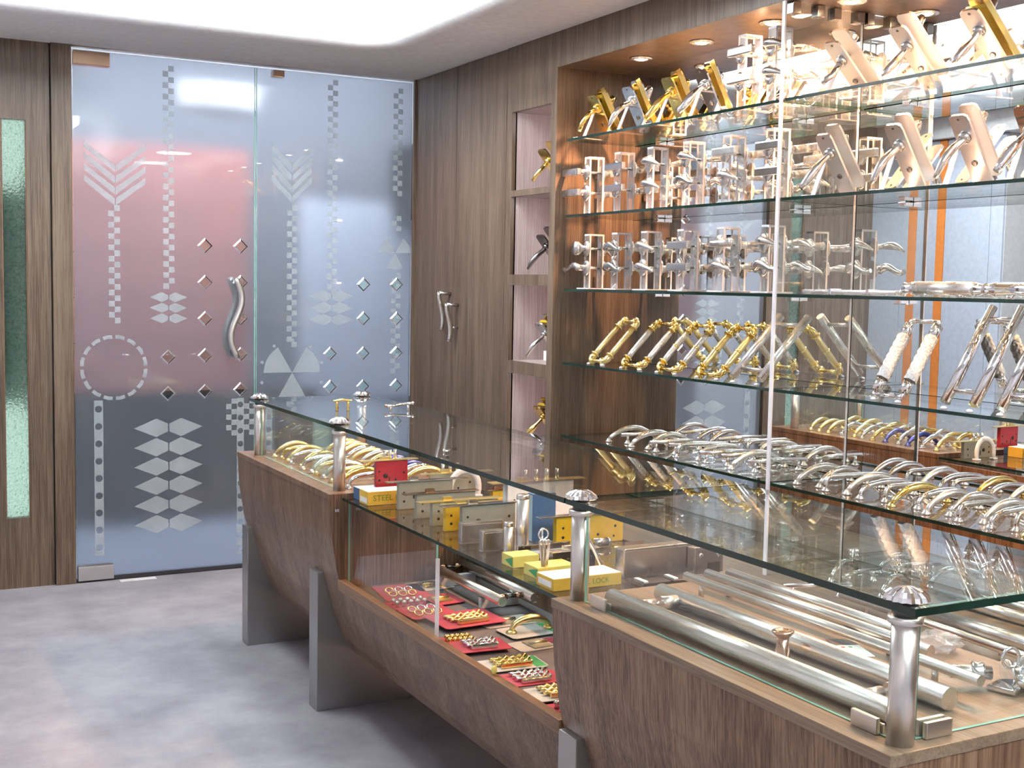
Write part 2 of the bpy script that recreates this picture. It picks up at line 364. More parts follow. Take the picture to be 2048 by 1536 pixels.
# door wall: wood panel with strip window, post
S('wall_door_side', MB().box((XN-.05, YD, 0), (.595, YD+.05, 3.0)).box((.702, YD, 0), (.803, YD+.05, 3.0)).box((.595, YD, 0), (.702, YD+.05, .33)).box((.595, YD, 2.155), (.702, YD+.05, 3.0)), 'walnut')
S('trim_1', MB().cbox((.808, YD-.02, 0), (.898, YD+.05, ZC), .003), 'walnut')
S('trim_2', box((.803, YD+.012, 0), (.809, YD+.05, ZC)), 'dark_gap')
S('trim_3', box((.898, YD, ZC), (XR+.4, YD+.06, 3.0)), 'ceiling_paint')
wd = S('window_1', box((.594, YD+.018, .329), (.703, YD+.032, 2.156)), 'pebble_glass')
MB().box((.595, YD+.005, .33), (.600, YD+.018, 2.155)).box((.697, YD+.005, .33), (.702, YD+.018, 2.155)).build('window_bead', 'wood_edge', wd)

# hall beyond the glass doors
HY = 7.35
plain('hall_red', (.66, .29, .26), .6); plain('hall_dark', (.05, .05, .053), .5); plain('hall_blue', (.78, .84, .96), .5); plain('hall_floor', (.50, .60, .74), .4); plain('teal_board', (.10, .30, .27), .5)
S('hall_floor', box((-1.5, YD+.06, -.05), (5, HY+.5, 0)), 'hall_floor')
plain('hall_upper', (.27, .29, .325), .6)
S('wall_hall', box((-1.5, HY, 0), (5, HY+.1, 3.0)), 'hall_upper')
S('hall_ceiling', box((-1.5, YD+.06, 2.98), (5, HY+.1, 3.05)), 'ceiling_paint')
hw = S('trim_4', box((.3, HY-.02, .79), (2.10, HY-.001, 2.22)), 'hall_red')
for i in range(4):
    box((.3, HY-.021, 1.07+.26*i), (2.10, HY-.0195, 1.075+.26*i)).build('tile_joint', 'dark_gap', hw)
S('trim_5', box((.9, HY-.03, .06), (2.55, HY-.001, .79)), 'hall_dark')
S('trim_6', box((2.42, HY-.02, .72), (5, HY-.001, 1.95)), 'hall_blue')
S('trim_8', box((3.02, HY-.3, 1.85), (3.3, HY-.03, 2.3)), 'hall_dark')
S('trim_9', box((.54, YD+.20, .85), (.705, YD+.21, 1.85)), 'teal_board')
S('trim_10', box((.71, YD+.20, .80), (.75, YD+.21, 1.95)), 'orange')
th = thing('hall_wall_lamp', 'white wall lamp glowing beyond the frosted glass doors', 'wall lamp', (1.92, HY-.001, 2.53))
MB().cbox((-.24, -.03, -.07), (.24, -.0005, .07), .006).build('backplate', 'white_paint', th)
MB().cbox((-.13, -.08, -.045), (.13, -.0305, .045), .02).build('shade', 'lamp_hall_wall', th)
th = thing('window_fill_panel', 'tall white fill-light panel added behind the strip window', 'light panel', (.62, YD+.66, .05))  # glowing panel added to backlight the strip window
MB().cbox((-.24, -.03, 0), (.24, .0, 2.5), .006).build('frame', 'white_paint', th)
MB().cbox((-.22, -.05, .02), (.22, -.0305, 2.48), .006).build('diffuser', 'fill_panel_glow', th)
S('wall_light_baffle', MB().box((.865, YD+.06, 0), (.885, YD+.68, 2.98)).box((.30, YD+.06, 0), (.32, YD+.68, 2.98)).box((.30, YD+.68, 0), (.885, YD+.70, 2.98)), 'white_paint')  # added baffle walls, keep the window panel's glow away from the doors
for i, x in enumerate((1.3, 2.1, 2.9)):  # unseen lamps added to light the hall
    th = thing('hall_fill_lamp', 'flat white fill lamp added on the unseen hall ceiling, %s from the strip window' % ORD[i], 'ceiling light', (x, 6.75, 2.98))
    MB().cbox((-.33, -.15, -.05), (.33, .15, -.001), .008).build('housing', 'white_paint', th)
    box((-.30, -.13, -.056), (.30, .13, -.0505)).build('diffuser', 'hall_fill_glow', th)

# ------------------------------------------------------------------ glass doors
def etch(d, polys, name, y=YD-.0008):
    m = MB()
    for p in polys: m.prism(p, (0, y, 0), (1, 0, 0), (0, 0, 1), (0, .0006, 0))
    return m.build(name, 'etched', d)
def checker(x, z1, z0, w=.0265):
    out = []; z = z1; k = 0
    while z-w > z0:
        a = x-w if k % 2 else x
        out.append([(a, z-w), (a+w, z-w), (a+w, z), (a, z)]); z -= w; k += 1
    return out
def chevron(d, cx, hw, zo, drop):
    for k in range(4):
        for s in (-1, 1):
            zt = zo-.052*k
            etch(d, [[(cx+s*hw, zt), (cx+s*.0015, zt-drop), (cx+s*.0015, zt-drop-.034), (cx+s*hw, zt-.03)]], 'chevron_bar')
def disc(cx, cz, r, n=28): return [(cx+r*math.cos(2*math.pi*i/n), cz+r*math.sin(2*math.pi*i/n)) for i in range(n)]
def dotstrip(x, z1, z0, wd, pitch, rd):
    out = []; z = z1
    while z-pitch > z0:      # one cell with a round hole: left and right halves
        c = z-pitch/2
        for s in (-1, 1):
            p = [(x, z), (x+s*wd/2, z), (x+s*wd/2, z-pitch), (x, z-pitch), (x, c-rd)]+[(x+s*rd*math.cos(a), c+rd*math.sin(a)) for a in [math.radians(v) for v in (-60, -30, 0, 30, 60)]]+[(x, c+rd)]
            out.append(p)
        z -= pitch
    return out
def wedge(cx, cz, r, a0, a1): return [(cx, cz)]+[(cx+r*math.cos(math.radians(a0+(a1-a0)*i/8)), cz+r*math.sin(math.radians(a0+(a1-a0)*i/8))) for i in range(9)]
def rhombi(d, cx, hw, zs, hh):
    for z in zs:
        for s in (-1, 1): etch(d, [[(cx+s*hw, z), (cx+s*hw*.36, z+hh), (cx+s*.003, z+hh*.42), (cx+s*.003, z-hh*.42), (cx+s*hw*.36, z-hh)]], 'etched_rhombus')
def diamonds(d, lo, hi):
    for cx, cz in DIA:
        if not lo < cx < hi: continue
        m = MB(); r0, r1 = .037, .029
        for k in range(4):
            a0, a1 = math.pi/2*k, math.pi/2*(k+1)
            q = lambda r, a: (cx+r*math.cos(a), cz+r*math.sin(a))
            (ax, az), (bx, bz), (ex, ez), (gx, gz) = q(r0, a0), q(r0, a1), q(r1, a1), q(r1, a0)
            y0, y1 = YD-.0004, YD-.004
            m.add([(ax, y0, az), (bx, y0, bz), (ex, y1, ez), (gx, y1, gz), (ax, YD+.0002, az), (bx, YD+.0002, bz), (ex, YD+.0002, ez), (gx, YD+.0002, gz)],
                  [(0, 1, 2, 3), (4, 7, 6, 5), (0, 4, 5, 1), (2, 6, 7, 3)])
        m.build('bevelled_diamond', 'chrome_bevel', d)
metal('chrome_bevel', (.8, .82, .85), .12)
d1 = thing('door_1', 'frosted glass door leaf with S-shaped steel pull, beside the strip window panel', 'door'); d1['kind'] = 'structure'
d2 = thing('door_2', 'frosted glass door leaf with narrow chevrons, beside the tall wood cupboard', 'door'); d2['kind'] = 'structure'
for d, x0, x1 in ((d1, .905, 1.763), (d2, 1.769, 2.603)):
    box((x0, YD, .022), (x1, YD+.012, 2.492)).build('pane', 'frosted_glass', d)
    MB().box((x1-.004 if d is d1 else x0-.0005, YD-.0006, .022), (x1+.0005 if d is d1 else x0+.003, YD-.0001, 2.492)).build('pane_edge', 'pane_edge', d)
    diamonds(d, x0, x1)
chevron(d1, 1.092, .140, 2.082, .105); chevron(d2, 1.953, .104, 2.132, .100)
etch(d1, checker(1.086, 1.79, 1.22), 'checker_strip'); etch(d1, checker(1.340, 2.46, 1.40), 'checker_strip'); etch(d1, checker(1.645, .86, .66), 'checker_strip'); etch(d1, checker(1.735, .86, .66), 'checker_strip')
etch(d2, checker(1.954, 1.83, 1.10), 'checker_strip'); etch(d2, checker(2.166, 2.47, 1.38), 'checker_strip'); etch(d2, checker(2.525, 2.46, 1.90), 'checker_strip'); etch(d2, checker(2.522, 1.50, .95), 'checker_strip')
etch(d2, checker(2.522, 1.80, 1.71), 'checker_strip')
for k in range(16):
    a0 = math.radians(22.5*k+3); a1 = math.radians(22.5*k+19.5)
    etch(d1, [[(1.081+r_*math.cos(a), 1.023+r_*math.sin(a)) for r_, a in ((.138, a0), (.155, a0), (.157, (a0+a1)/2), (.155, a1), (.138, a1), (.14, (a0+a1)/2))]], 'ring_dash')
etch(d1, dotstrip(1.008, .868, .04, .042, .083, .0165), 'dotted_strip'); etch(d1, dotstrip(1.690, .862, .03, .036, .066, .0145), 'dotted_strip'); etch(d2, dotstrip(1.835, .86, .03, .036, .066, .0145), 'dotted_strip')
rhombi(d1, 1.336, .165, [.727-.0945*k for k in range(6)], .045); rhombi(d1, 1.338, .09, (1.36, 1.309, 1.258), .024); rhombi(d2, 2.165, .12, (1.375, 1.315, 1.255), .03)
for a in (90, 210, 330): etch(d2, [wedge(1.957, .985, .148, a-30+60, a+30+60)], 'etched_wedge')
for k in range(10): etch(d2, [disc(1.957+.165*math.cos(k*.628+.3), .985+.165*math.sin(k*.628+.3), .010, 4)], 'etched_square')
for a in (90, 210, 330): etch(d2, [wedge(2.515, 1.606, .088, a-30+60, a+30+60)], 'etched_wedge')
# fittings
MB().cbox((.905, YD-.022, 2.425), (1.068, YD+.034, 2.487), .003).build('patch_fitting', 'bronze', d1)  # steel fitting; its warm reflections are put into the bronze colour
MB().cbox((.907, YD-.022, .010), (1.07, YD+.034, .078), .003).build('patch_fitting', 'steel', d1)
MB().cbox((1.85, YD-.022, 2.455), (1.905, YD+.034, 2.487), .003).build('patch_fitting', 'bronze', d2)
MB().cbox((2.44, YD-.022, .010), (2.60, YD+.034, .078), .003).build('patch_fitting', 'steel', d2)
for side, mt in ((-1, 'steel'), (1, 'zinc')):
    y = YD+(-.055 if side < 0 else .067); m = MB()
    m.tube([(1.650+.030*math.sin(k/20*2*math.pi)+.012*(k/20), y, 1.458-.392*k/20) for k in range(21)], .0155, 14)
    h = m.build('pull_handle', mt, d1, 'S-shaped brushed steel pull')
    sb = MB()
    for k in (1.6, 18.4):
        x = 1.650+.030*math.sin(k/20*2*math.pi)+.012*(k/20); z = 1.458-.392*k/20
        sb.cyl((x, y, z), (x, YD if side < 0 else YD+.012, z), .008, 10)
    sb.build('standoff', mt, h)
S('trim_11', box((.90, YD-.01, .0004), (2.61, YD+.06, .006)), 'black')
o = MB().cbox((1.09, YD-.075, .001), (1.26, YD-.035, .004), .001).build('floor_strip', 'plastic_white'); tag(o, 'short white plastic strip on the carpet at the foot of the glass door', 'strip')

# ------------------------------------------------------------------ right wall: cupboard doors, niches, mirrored recess
S('wall_right', box((XM+.02, YB, 0), (XM+.1, YD+.05, 3.0)), 'walnut')
S('wall_cupboard', box((XR+.025, 4.96, 0), (XM+.019, YD+.05, 3.0)), 'walnut')
S('trim_19', box((XR, 1.5, 2.3646), (XM+.019, 4.552, 3.0)), 'walnut')
S('wall_pier', box((XR, YB, 0), (XM+.019, 1.499, 3.0)), 'walnut')
S('trim_12', box((XR-.012, YD-.018, 0), (XR+.03, YD+.001, ZC)), 'walnut')
S('baseboard_right', box((XR+.005, 4.55, 0), (XR+.025, YD-.02, .08)), 'dark_gap')
S('wall_recess', box((XR+.018, 4.95, .0), (XR+.0245, YD-.0185, 2.505)), 'dark_gap')
def cupdoor(nm, y0, y1, hy, hz):
    d = S(nm, MB().cbox((XR, y0, .085), (XR+.0175, y1, 2.508), .002), 'walnut'); d['kind'] = 'structure'
    h = MB(); 
    h.tube(bez([(XR-.062, hy, hz+.088), (XR-.070, hy, hz+.05), (XR-.045, hy, hz+.02), (XR-.035, hy, hz-.02), (XR-.036, hy, hz-.06), (XR-.048, hy, hz-.10)], 14), [.007+.003*math.sin(math.pi*i/14) for i in range(15)], 10, 1.5)
    g = h.build('door_pull', 'nickel', d); s2 = MB().cyl((XR, hy, hz+.08), (XR-.062, hy, hz+.083), .0085, 12); s2.cyl((XR, hy, hz-.03), (XR-.036, hy, hz-.03), .006, 10); s2.build('pull_stem', 'nickel', g)
cupdoor('door_3', 5.530, 6.024, 5.575, 1.32); cupdoor('door_4', 5.006, 5.526, 5.485, 1.265)
# niche column
NZ = [(1.872, 2.221), (1.497, 1.845), (1.108, 1.449), (.735, 1.052), (.37, .685)]
NY0, NY1 = 4.600, 4.950
fr = MB().box((XR, NY1, 0), (XR+.022, 5.002, 2.51)).box((XR, 4.553, 0), (XR+.327, NY0, 2.51))
zs = [0]+[v for a, b in reversed(NZ) for v in (a, b)]+[2.51]
for k in range(0, len(zs), 2): fr.box((XR, NY0, zs[k]), (XR+.022, NY1, zs[k+1]))
S('wall_niches', fr, 'walnut')
nb = MB(); YN = NY1
nb.box((XR+.30, NY0, .3), (XR+.306, NY1, 2.3))
nb.box((XR+.022, NY1, .3), (XR+.30, NY1+.006, 2.3))
for a, b in NZ: nb.box((XR+.0221, NY0, a-.02), (XR+.30, NY1, a)).box((XR+.0221, NY0, b), (XR+.30, NY1, b+.015))
S('trim_13', nb, 'walnut_niche')
for i, (a, b) in enumerate(NZ):
    o = MB().cbox((XR+.08, NY0+.012, b-.012), (XR+.25, NY0+.028, b-.001), .002).build('niche_lamp', 'lamp_niche'); tag(o, 'small strip lamp under the top of the %s wall niche from the ceiling' % ORD[i], 'lamp')
# recess: mirror back, wood side panel, soffit, spotlights
mr = box((XM, 1.5, .50), (XM+.006, 4.553, 2.364)).build('wall_mirror', 'mirror'); tag(mr, 'large mirror lining the back of the lit shelf recess', 'mirror')
bc = thing('base_cabinet', 'low walnut cabinet under the mirrored shelf recess', 'cabinet', (2.5, 3.0, 0))
for k in range(4):
    MB().cbox((.0, -1.49+.76*k, .06), (.018, -.735+.76*k, .494), .002).build('door', 'walnut', bc)
MB().box((.0185, -1.5, .0), (.446, 1.552, .495)).build('carcass', 'walnut', bc)
MB().cbox((-.01, -1.5, .496), (.446, 1.552, .516), .002).build('worktop', 'walnut_top', bc)
S('trim_14', box((XR+.001, 1.5, 2.364-.0015), (XM-.0005, 4.552, 2.3645)), 'walnut')
SPY = [4.182, 3.783, 3.382, 3.0, 2.61, 2.21, 1.81]
for i, y in enumerate(SPY):
    th = thing('spotlight', 'recessed halogen spotlight over the shelves, %s from the niche side' % ORD[i], 'spotlight', (2.79, y, 2.3625))
    MB().lathe([(.030, 0), (.047, -.001), (.045, -.006), (.032, -.009), (.028, -.004)], (0, 0, 0), n=22).build('rim', 'satin', th)
    MB().lathe([(.0, -.010), (.018, -.009), (.027, -.005), (.027, -.001), (0, -.001)], (0, 0, 0), n=18).build('bulb', 'bulb', th)
    ld = bpy.data.lights.new('spotlight_beam', 'SPOT'); ld.energy = L_SPOT; ld.color = (1, .49, .25); ld.spot_size = math.radians(125); ld.spot_blend = .7; ld.shadow_soft_size = .03
    lo = bpy.data.objects.new('spotlight_beam', ld); COL.objects.link(lo); lo.parent = th; lo.location = (0, 0, -.016)

# left side of the shop (seen in the mirror)
S('wall_left', MB().box((XN-.1, 4.995, 0), (XL-.016, YD, 3.0)).box((XN-.1, YB, 0), (XN, 4.995, 3.0)), 'grey_wall')
seams = [4.997, 5.091, 5.43, 5.493, 5.588, 5.656, 5.722, 5.777, YD-.003]
for a, b in zip(seams, seams[1:]):
    orange = abs(a-5.43) < .001 or abs(a-5.656) < .001
    S('trim_15' if not orange else 'trim_16', box((XL-.0155, a+.002, .02), (XL+(.004 if orange else 0), b-.002, 2.375)), 'orange' if orange else 'blue_panel')
S('trim_17', MB().cbox((XN, YB, 2.38), (XL+.05, 5.86, ZC-.002), .004), 'white_paint')
S('trim_18', box((XN, YB, .02), (XN+.008, 4.99, 2.38)), 'pink_wall')
for i, z in enumerate((1.879, 1.631, 1.37, 1.1)):
    th = thing('wall_shelf', 'green-edged glass shelf on the grey wall facing the mirror, %s from the ceiling' % ORD[i], 'shelf', (XN+.008, 4.0, z))
    MB().box((0, -1.5, -.008), (.22, .96, 0), [0, 0, 1, 1, 1, 1]).build('pane', ['shelf_glass', 'glass_edge'], th)
    for y in (-1.2, -.3, .6): MB().cbox((0, y, -.03), (.15, y+.02, -.0085), .002).build('bracket', 'steel', th)

# ------------------------------------------------------------------ recess glass shelves and divider
SZ = [2.057, 1.744, 1.437, 1.130, .823]
SN = ['topmost', 'second', 'third', 'fourth', 'lowest']
YDV = 3.112
for i, z in enumerate(SZ):
    for (a, b, side) in ((YDV+.012, 4.462, 'on the niche side of the divider'), (1.56, YDV-.002, 'past the divider, away from the niches')):
        th = thing('glass_shelf', '%s green-edged glass shelf of the mirrored recess, %s' % (SN[i], side), 'shelf', (XR, a, z))
        MB().box((.0, 0, -.010), (.318, b-a, 0), [0, 0, 1, 1, 1, 1]).build('pane', ['shelf_glass', 'glass_edge'], th)
        for yy in ((.25, b-a-.25)): MB().cbox((.290, yy, -.026), (.326, yy+.03, -.0105), .003).build('shelf_clip', 'chrome', th)
dv = thing('glass_divider', 'upright clear divider pane between the two banks of glass shelves', 'divider', (XR, YDV, .5165))
MB().box((-.004, 0, 0), (.325, .010, 1.8455), [0, 0, 0, 1, 0, 1]).build('pane', ['pane_glass', 'acrylic_edge'], dv)
MB().box((-.006, -.002, 0), (.000, .012, 1.845)).build('front_edge', 'acrylic_edge', dv)
for x in (.02, .12, .19, .29): MB().cbox((x, -.012, 1.808), (x+.03, .022, 1.8453), .002).build('top_clamp', 'gunmetal', dv)

# ================================================================== COUNTERS
def wpart(mb, name, mat, root, label=None):
    o = mb.build(name, mat, root, label); o.location = -root.location if root.parent is None else (0, 0, 0); return o
PF = [(1.330, .75), (1.338, .625), (1.346, .577), (1.356, .515), (1.372, .455), (1.400, .35), (1.438, .25), (1.465, .205), (1.49, .192)]
ZT = .77
def hull(m, y0, y1, top=.75):
    p = [q for q in PF if q[1] <= top+1e-6]
    if p[0][1] < top: p = [(1.361, top)]+p
    m.prism(p+[(1.86, .19), (1.86, top)], (0, y0, 0), (1, 0, 0), (0, 0, 1), (0, y1-y0, 0))
def leg(root, y0, y1):
    wpart(MB().cbox((1.347, y0, 0), (1.70, y1, .478), .003), 'leg', 'steel_leg', root)
def post(root, x, y):
    p = wpart(MB().lathe([(.0205, ZT), (.0205, .955)], (x, y, 0), n=24), 'post', 'steel', root)
    m = MB().lathe([(.0205, .955), (.0265, .957), (.0265, .967), (.019, .9672)], (x, y, 0), n=24); m.build('collar', 'steel', p)
    MB().lathe([(.018, .967), (.018, .991)], (x, y, 0), n=20).build('neck', 'rubber', p)
    c = MB(); n = 32; vs = []; prof = [(.026, .9895), (.0335, .993), (.031, 1.0), (.023, 1.0065), (.012, 1.011), (.0, 1.0125)]
    for r_, h in prof:
        for k in range(n): q = r_*(1+(.06 if k % 2 else -.06)); vs.append((x+q*math.cos(2*math.pi*k/n), y+q*math.sin(2*math.pi*k/n), h))
    c.add(vs, [(i*n+k, i*n+(k+1) % n, (i+1)*n+(k+1) % n, (i+1)*n+k) for i in range(len(prof)-1) for k in range(n)], False); c.build('fluted_cap', 'chrome', p)
def pane(root, lo, hi, thin, name='front_pane', mat='pane_glass', edge='pane_edge'):
    mis = {0: [1, 1, 1, 0, 1, 0], 1: [1, 1, 0, 1, 0, 1], 2: [0, 0, 1, 1, 1, 1]}[thin]
    return wpart(MB().box(lo, hi, mis), name, [mat, edge], root)
CA = thing('display_counter', 'long walnut display counter on steel slab legs, with sunken middle tray, beside the glass doors', 'counter', (1.6, 3.5, 0))
m = MB(); hull(m, 3.715, 4.795); wpart(m, 'cabinet_body', 'walnut_counter', CA)
wpart(MB().cbox((1.328, 3.713, .7502), (1.862, 4.797, ZT), .002), 'worktop', 'walnut_counter', CA)
m = MB(); hull(m, 2.29, 3.715, .455); wpart(m, 'tray_body', 'walnut_counter', CA)
wpart(MB().cbox((1.358, 2.292, .4552), (1.384, 3.714, .490), .003), 'tray_lip', 'wood_edge', CA)
wpart(MB().box((1.3845, 2.295, .4552), (1.84, 3.714, .460)), 'tray_board', 'dark_board', CA)
wpart(MB().box((1.842, 2.295, .4552), (1.86, 3.714, .735)), 'back_panel', 'walnut_counter', CA)
pane(CA, (1.372, 2.292, .748), (1.855, 3.714, .757), 2, 'glass_shelf', 'shelf_glass', 'glass_edge')
pane(CA, (1.388, 3.02, .462), (1.394, 3.70, .745), 0, 'tray_pane')
wpart(MB().box((1.386, 3.014, .462), (1.396, 3.0195, .70)), 'pane_edge_strip', 'acrylic_edge', CA)
leg(CA, 4.715, 4.79); leg(CA, 3.88, 3.962)
for x, y in ((1.385, 4.68), (1.385, 3.78), (1.81, 4.68)): post(CA, x, y)
pane(CA, (1.358, 2.291, .9765), (1.855, 4.735, .9885), 2, 'glass_top', 'top_glass', 'glass_edge')
pane(CA, (1.383, 3.805, .771), (1.389, 4.655, .9755), 0)
pane(CA, (1.41, 4.677, .771), (1.79, 4.683, .9755), 1, 'end_pane')
wpart(MB().cbox((1.345, 3.708, .712), (1.36, 3.7145, .722), .002), 'lock_stud', 'chrome', CA)
CB = thing('display_counter', 'walnut display counter with glass-clamped case of thick steel tubes', 'counter', (1.6, 1.8, 0))
m = MB(); hull(m, 1.287, 2.286); wpart(m, 'cabinet_body', 'walnut_counter', CB)
wpart(MB().cbox((1.328, 1.285, .7502), (1.862, 2.288, ZT), .002), 'worktop', 'walnut_top', CB)
leg(CB, 2.20, 2.275); leg(CB, 1.33, 1.405)
for x, y in ((1.380, 2.255), (1.380, 1.318), (1.81, 1.318)): post(CB, x, y)
pane(CB, (1.358, 1.278, .9765), (1.855, 2.2855, .9885), 2, 'glass_top', 'top_glass', 'glass_edge')
pane(CB, (1.378, 1.345, .7712), (1.384, 2.230, .9755), 0)
pane(CB, (1.412, 1.318, .7712), (1.785, 1.324, .9755), 1, 'end_pane')
def clamp(lo, hi): wpart(MB().cbox(lo, hi, .003), 'glass_clamp', 'steel', CB)
for y in (2.165, 1.385): clamp((1.369, y-.028, .7705), (1.3775, y+.028, .797)); clamp((1.3845, y-.028, .7705), (1.3865, y+.028, .786))
clamp((1.425, 1.309, .7705), (1.481, 1.3175, .797)); clamp((1.425, 1.3245, .7705), (1.481, 1.333, .797))

# ================================================================== HARDWARE BUILDERS
def lever_grip(kind, L=.11, s=1, neck=.042):
    """local: rose on the plane x=0, neck towards -x, grip along s*y"""
    g = MB()
    if kind == 'bar':
        g.cyl((0, 0, 0), (-neck, 0, 0), .0095, 12); g.cbox((-neck-.011, min(-.012*s, L*s), -.0105), (-neck+.007, max(-.012*s, L*s), .0105), .004)
    elif kind == 'wave':
        p = [(0, 0, 0), (-neck*.8, 0, 0)]+bez([(-neck, 0, 0), (-neck-.006, .02*s, .012), (-neck, L*.4*s, .018), (-neck, L*.7*s, -.022), (-neck-.002, L*s, -.004)], 9)
        g.tube(p, [.010, .010]+[.0115-.0055*(i/9) for i in range(10)], 10)
    elif kind == 'round':
        p = bez([(0, 0, 0), (-neck, 0, 0), (-neck-.012, .004*s, 0), (-neck-.006, .03*s, 0)], 6)+[Vector((-neck-.003, L*.55*s, 0)), Vector((-neck, L*s, .002))]
        g.tube(p, [.0095]*6+[.0095, .011, .0105], 12); g.ball((-neck, L*s, .002), .011, 10)
    elif kind == 'leaf':
        p = bez([(0, 0, 0), (-neck*1.2, 0, 0), (-neck-.014, .03*s, .010), (-neck, L*.6*s, .006), (-neck+.006, L*s, -.012)], 11)
        g.tube(p, [.0095, .0095, .0095, .010, .012, .014, .0145, .014, .0125, .010, .007, .004], 10, .7, (0, 0, 1))
    else:  # knob
        g.lathe([(.010, 0), (.009, neck*.5), (.016, neck*.8), (.023, neck*1.1), (.021, neck*1.45), (.0, neck*1.55)], (0, 0, 0), (-1, 0, 0), 16)
    return g
def rose(): return MB().lathe([(.025, 0), (.025, .006), (.021, .010), (.012, .011)], (0, 0, 0), (-1, 0, 0), 18)
MESH = {}
def cached(key, fn):
    if key not in MESH: MESH[key] = fn()
    return MESH[key]
def child(name, me, parent, loc=(0, 0, 0), rot=(0, 0, 0), sc=None):
    o = bpy.data.objects.new(name, me); COL.objects.link(o); o.parent = parent; o.location = loc; o.rotation_euler = rot
    if sc: o.scale = sc
    return o
def put_lever(root, kind, mat, loc, side=1, sgn=1, L=.11):
    """side=1: faces the shelf front (-x); side=-1 faces the mirror"""
    o = child('lever_handle', cached(('lv', kind, mat, sgn*side, L), lambda: lever_grip(kind, L, sgn*side).mesh('lever_handle', mat)), root, loc, (0, 0, 0 if side > 0 else math.pi))
    child('rose', cached(('rose', mat), lambda: rose().mesh('rose', mat)), o)
    return o
def acrylic_stand(loc, kinds, label, group, H=.225, rz=0, mat='nickel', cat='lever stand'):
    t = thing('lever_stand', label, cat, loc, rz, group)
    child('base_plate', cached('acb', lambda: MB().cbox((-.055, -.045, 0), (.055, .045, .005), .001).mesh('base_plate', 'acrylic_edge')), t)
    def fr():
        m = MB()
        for x in (-.036, .028): m.box((x, -.020, .0052), (x+.008, .020, H), [0, 0, 1, 0, 1, 0])
        m.box((-.036, -.020, H), (.036, .020, H+.007), [0, 0, 1, 1, 1, 1]); return m.mesh('acrylic_frame', ['acrylic', 'acrylic_edge'])
    child('acrylic_frame', cached(('acf', H), fr), t)
    for z, (k, sg) in zip((H*.40, H*.76), kinds):
        put_lever(t, k, mat, (-.0362, 0, z), 1, sg).scale = (1, 1.05, 1.35); put_lever(t, k, mat, (.0362, 0, z), -1, sg).scale = (1, 1.05, 1.35)
        child('spindle', cached(('spn',), lambda: MB().cyl((-.03, 0, 0), (.03, 0, 0), .005, 8).mesh('spindle', 'satin')), t, (0, 0, z))
    return t
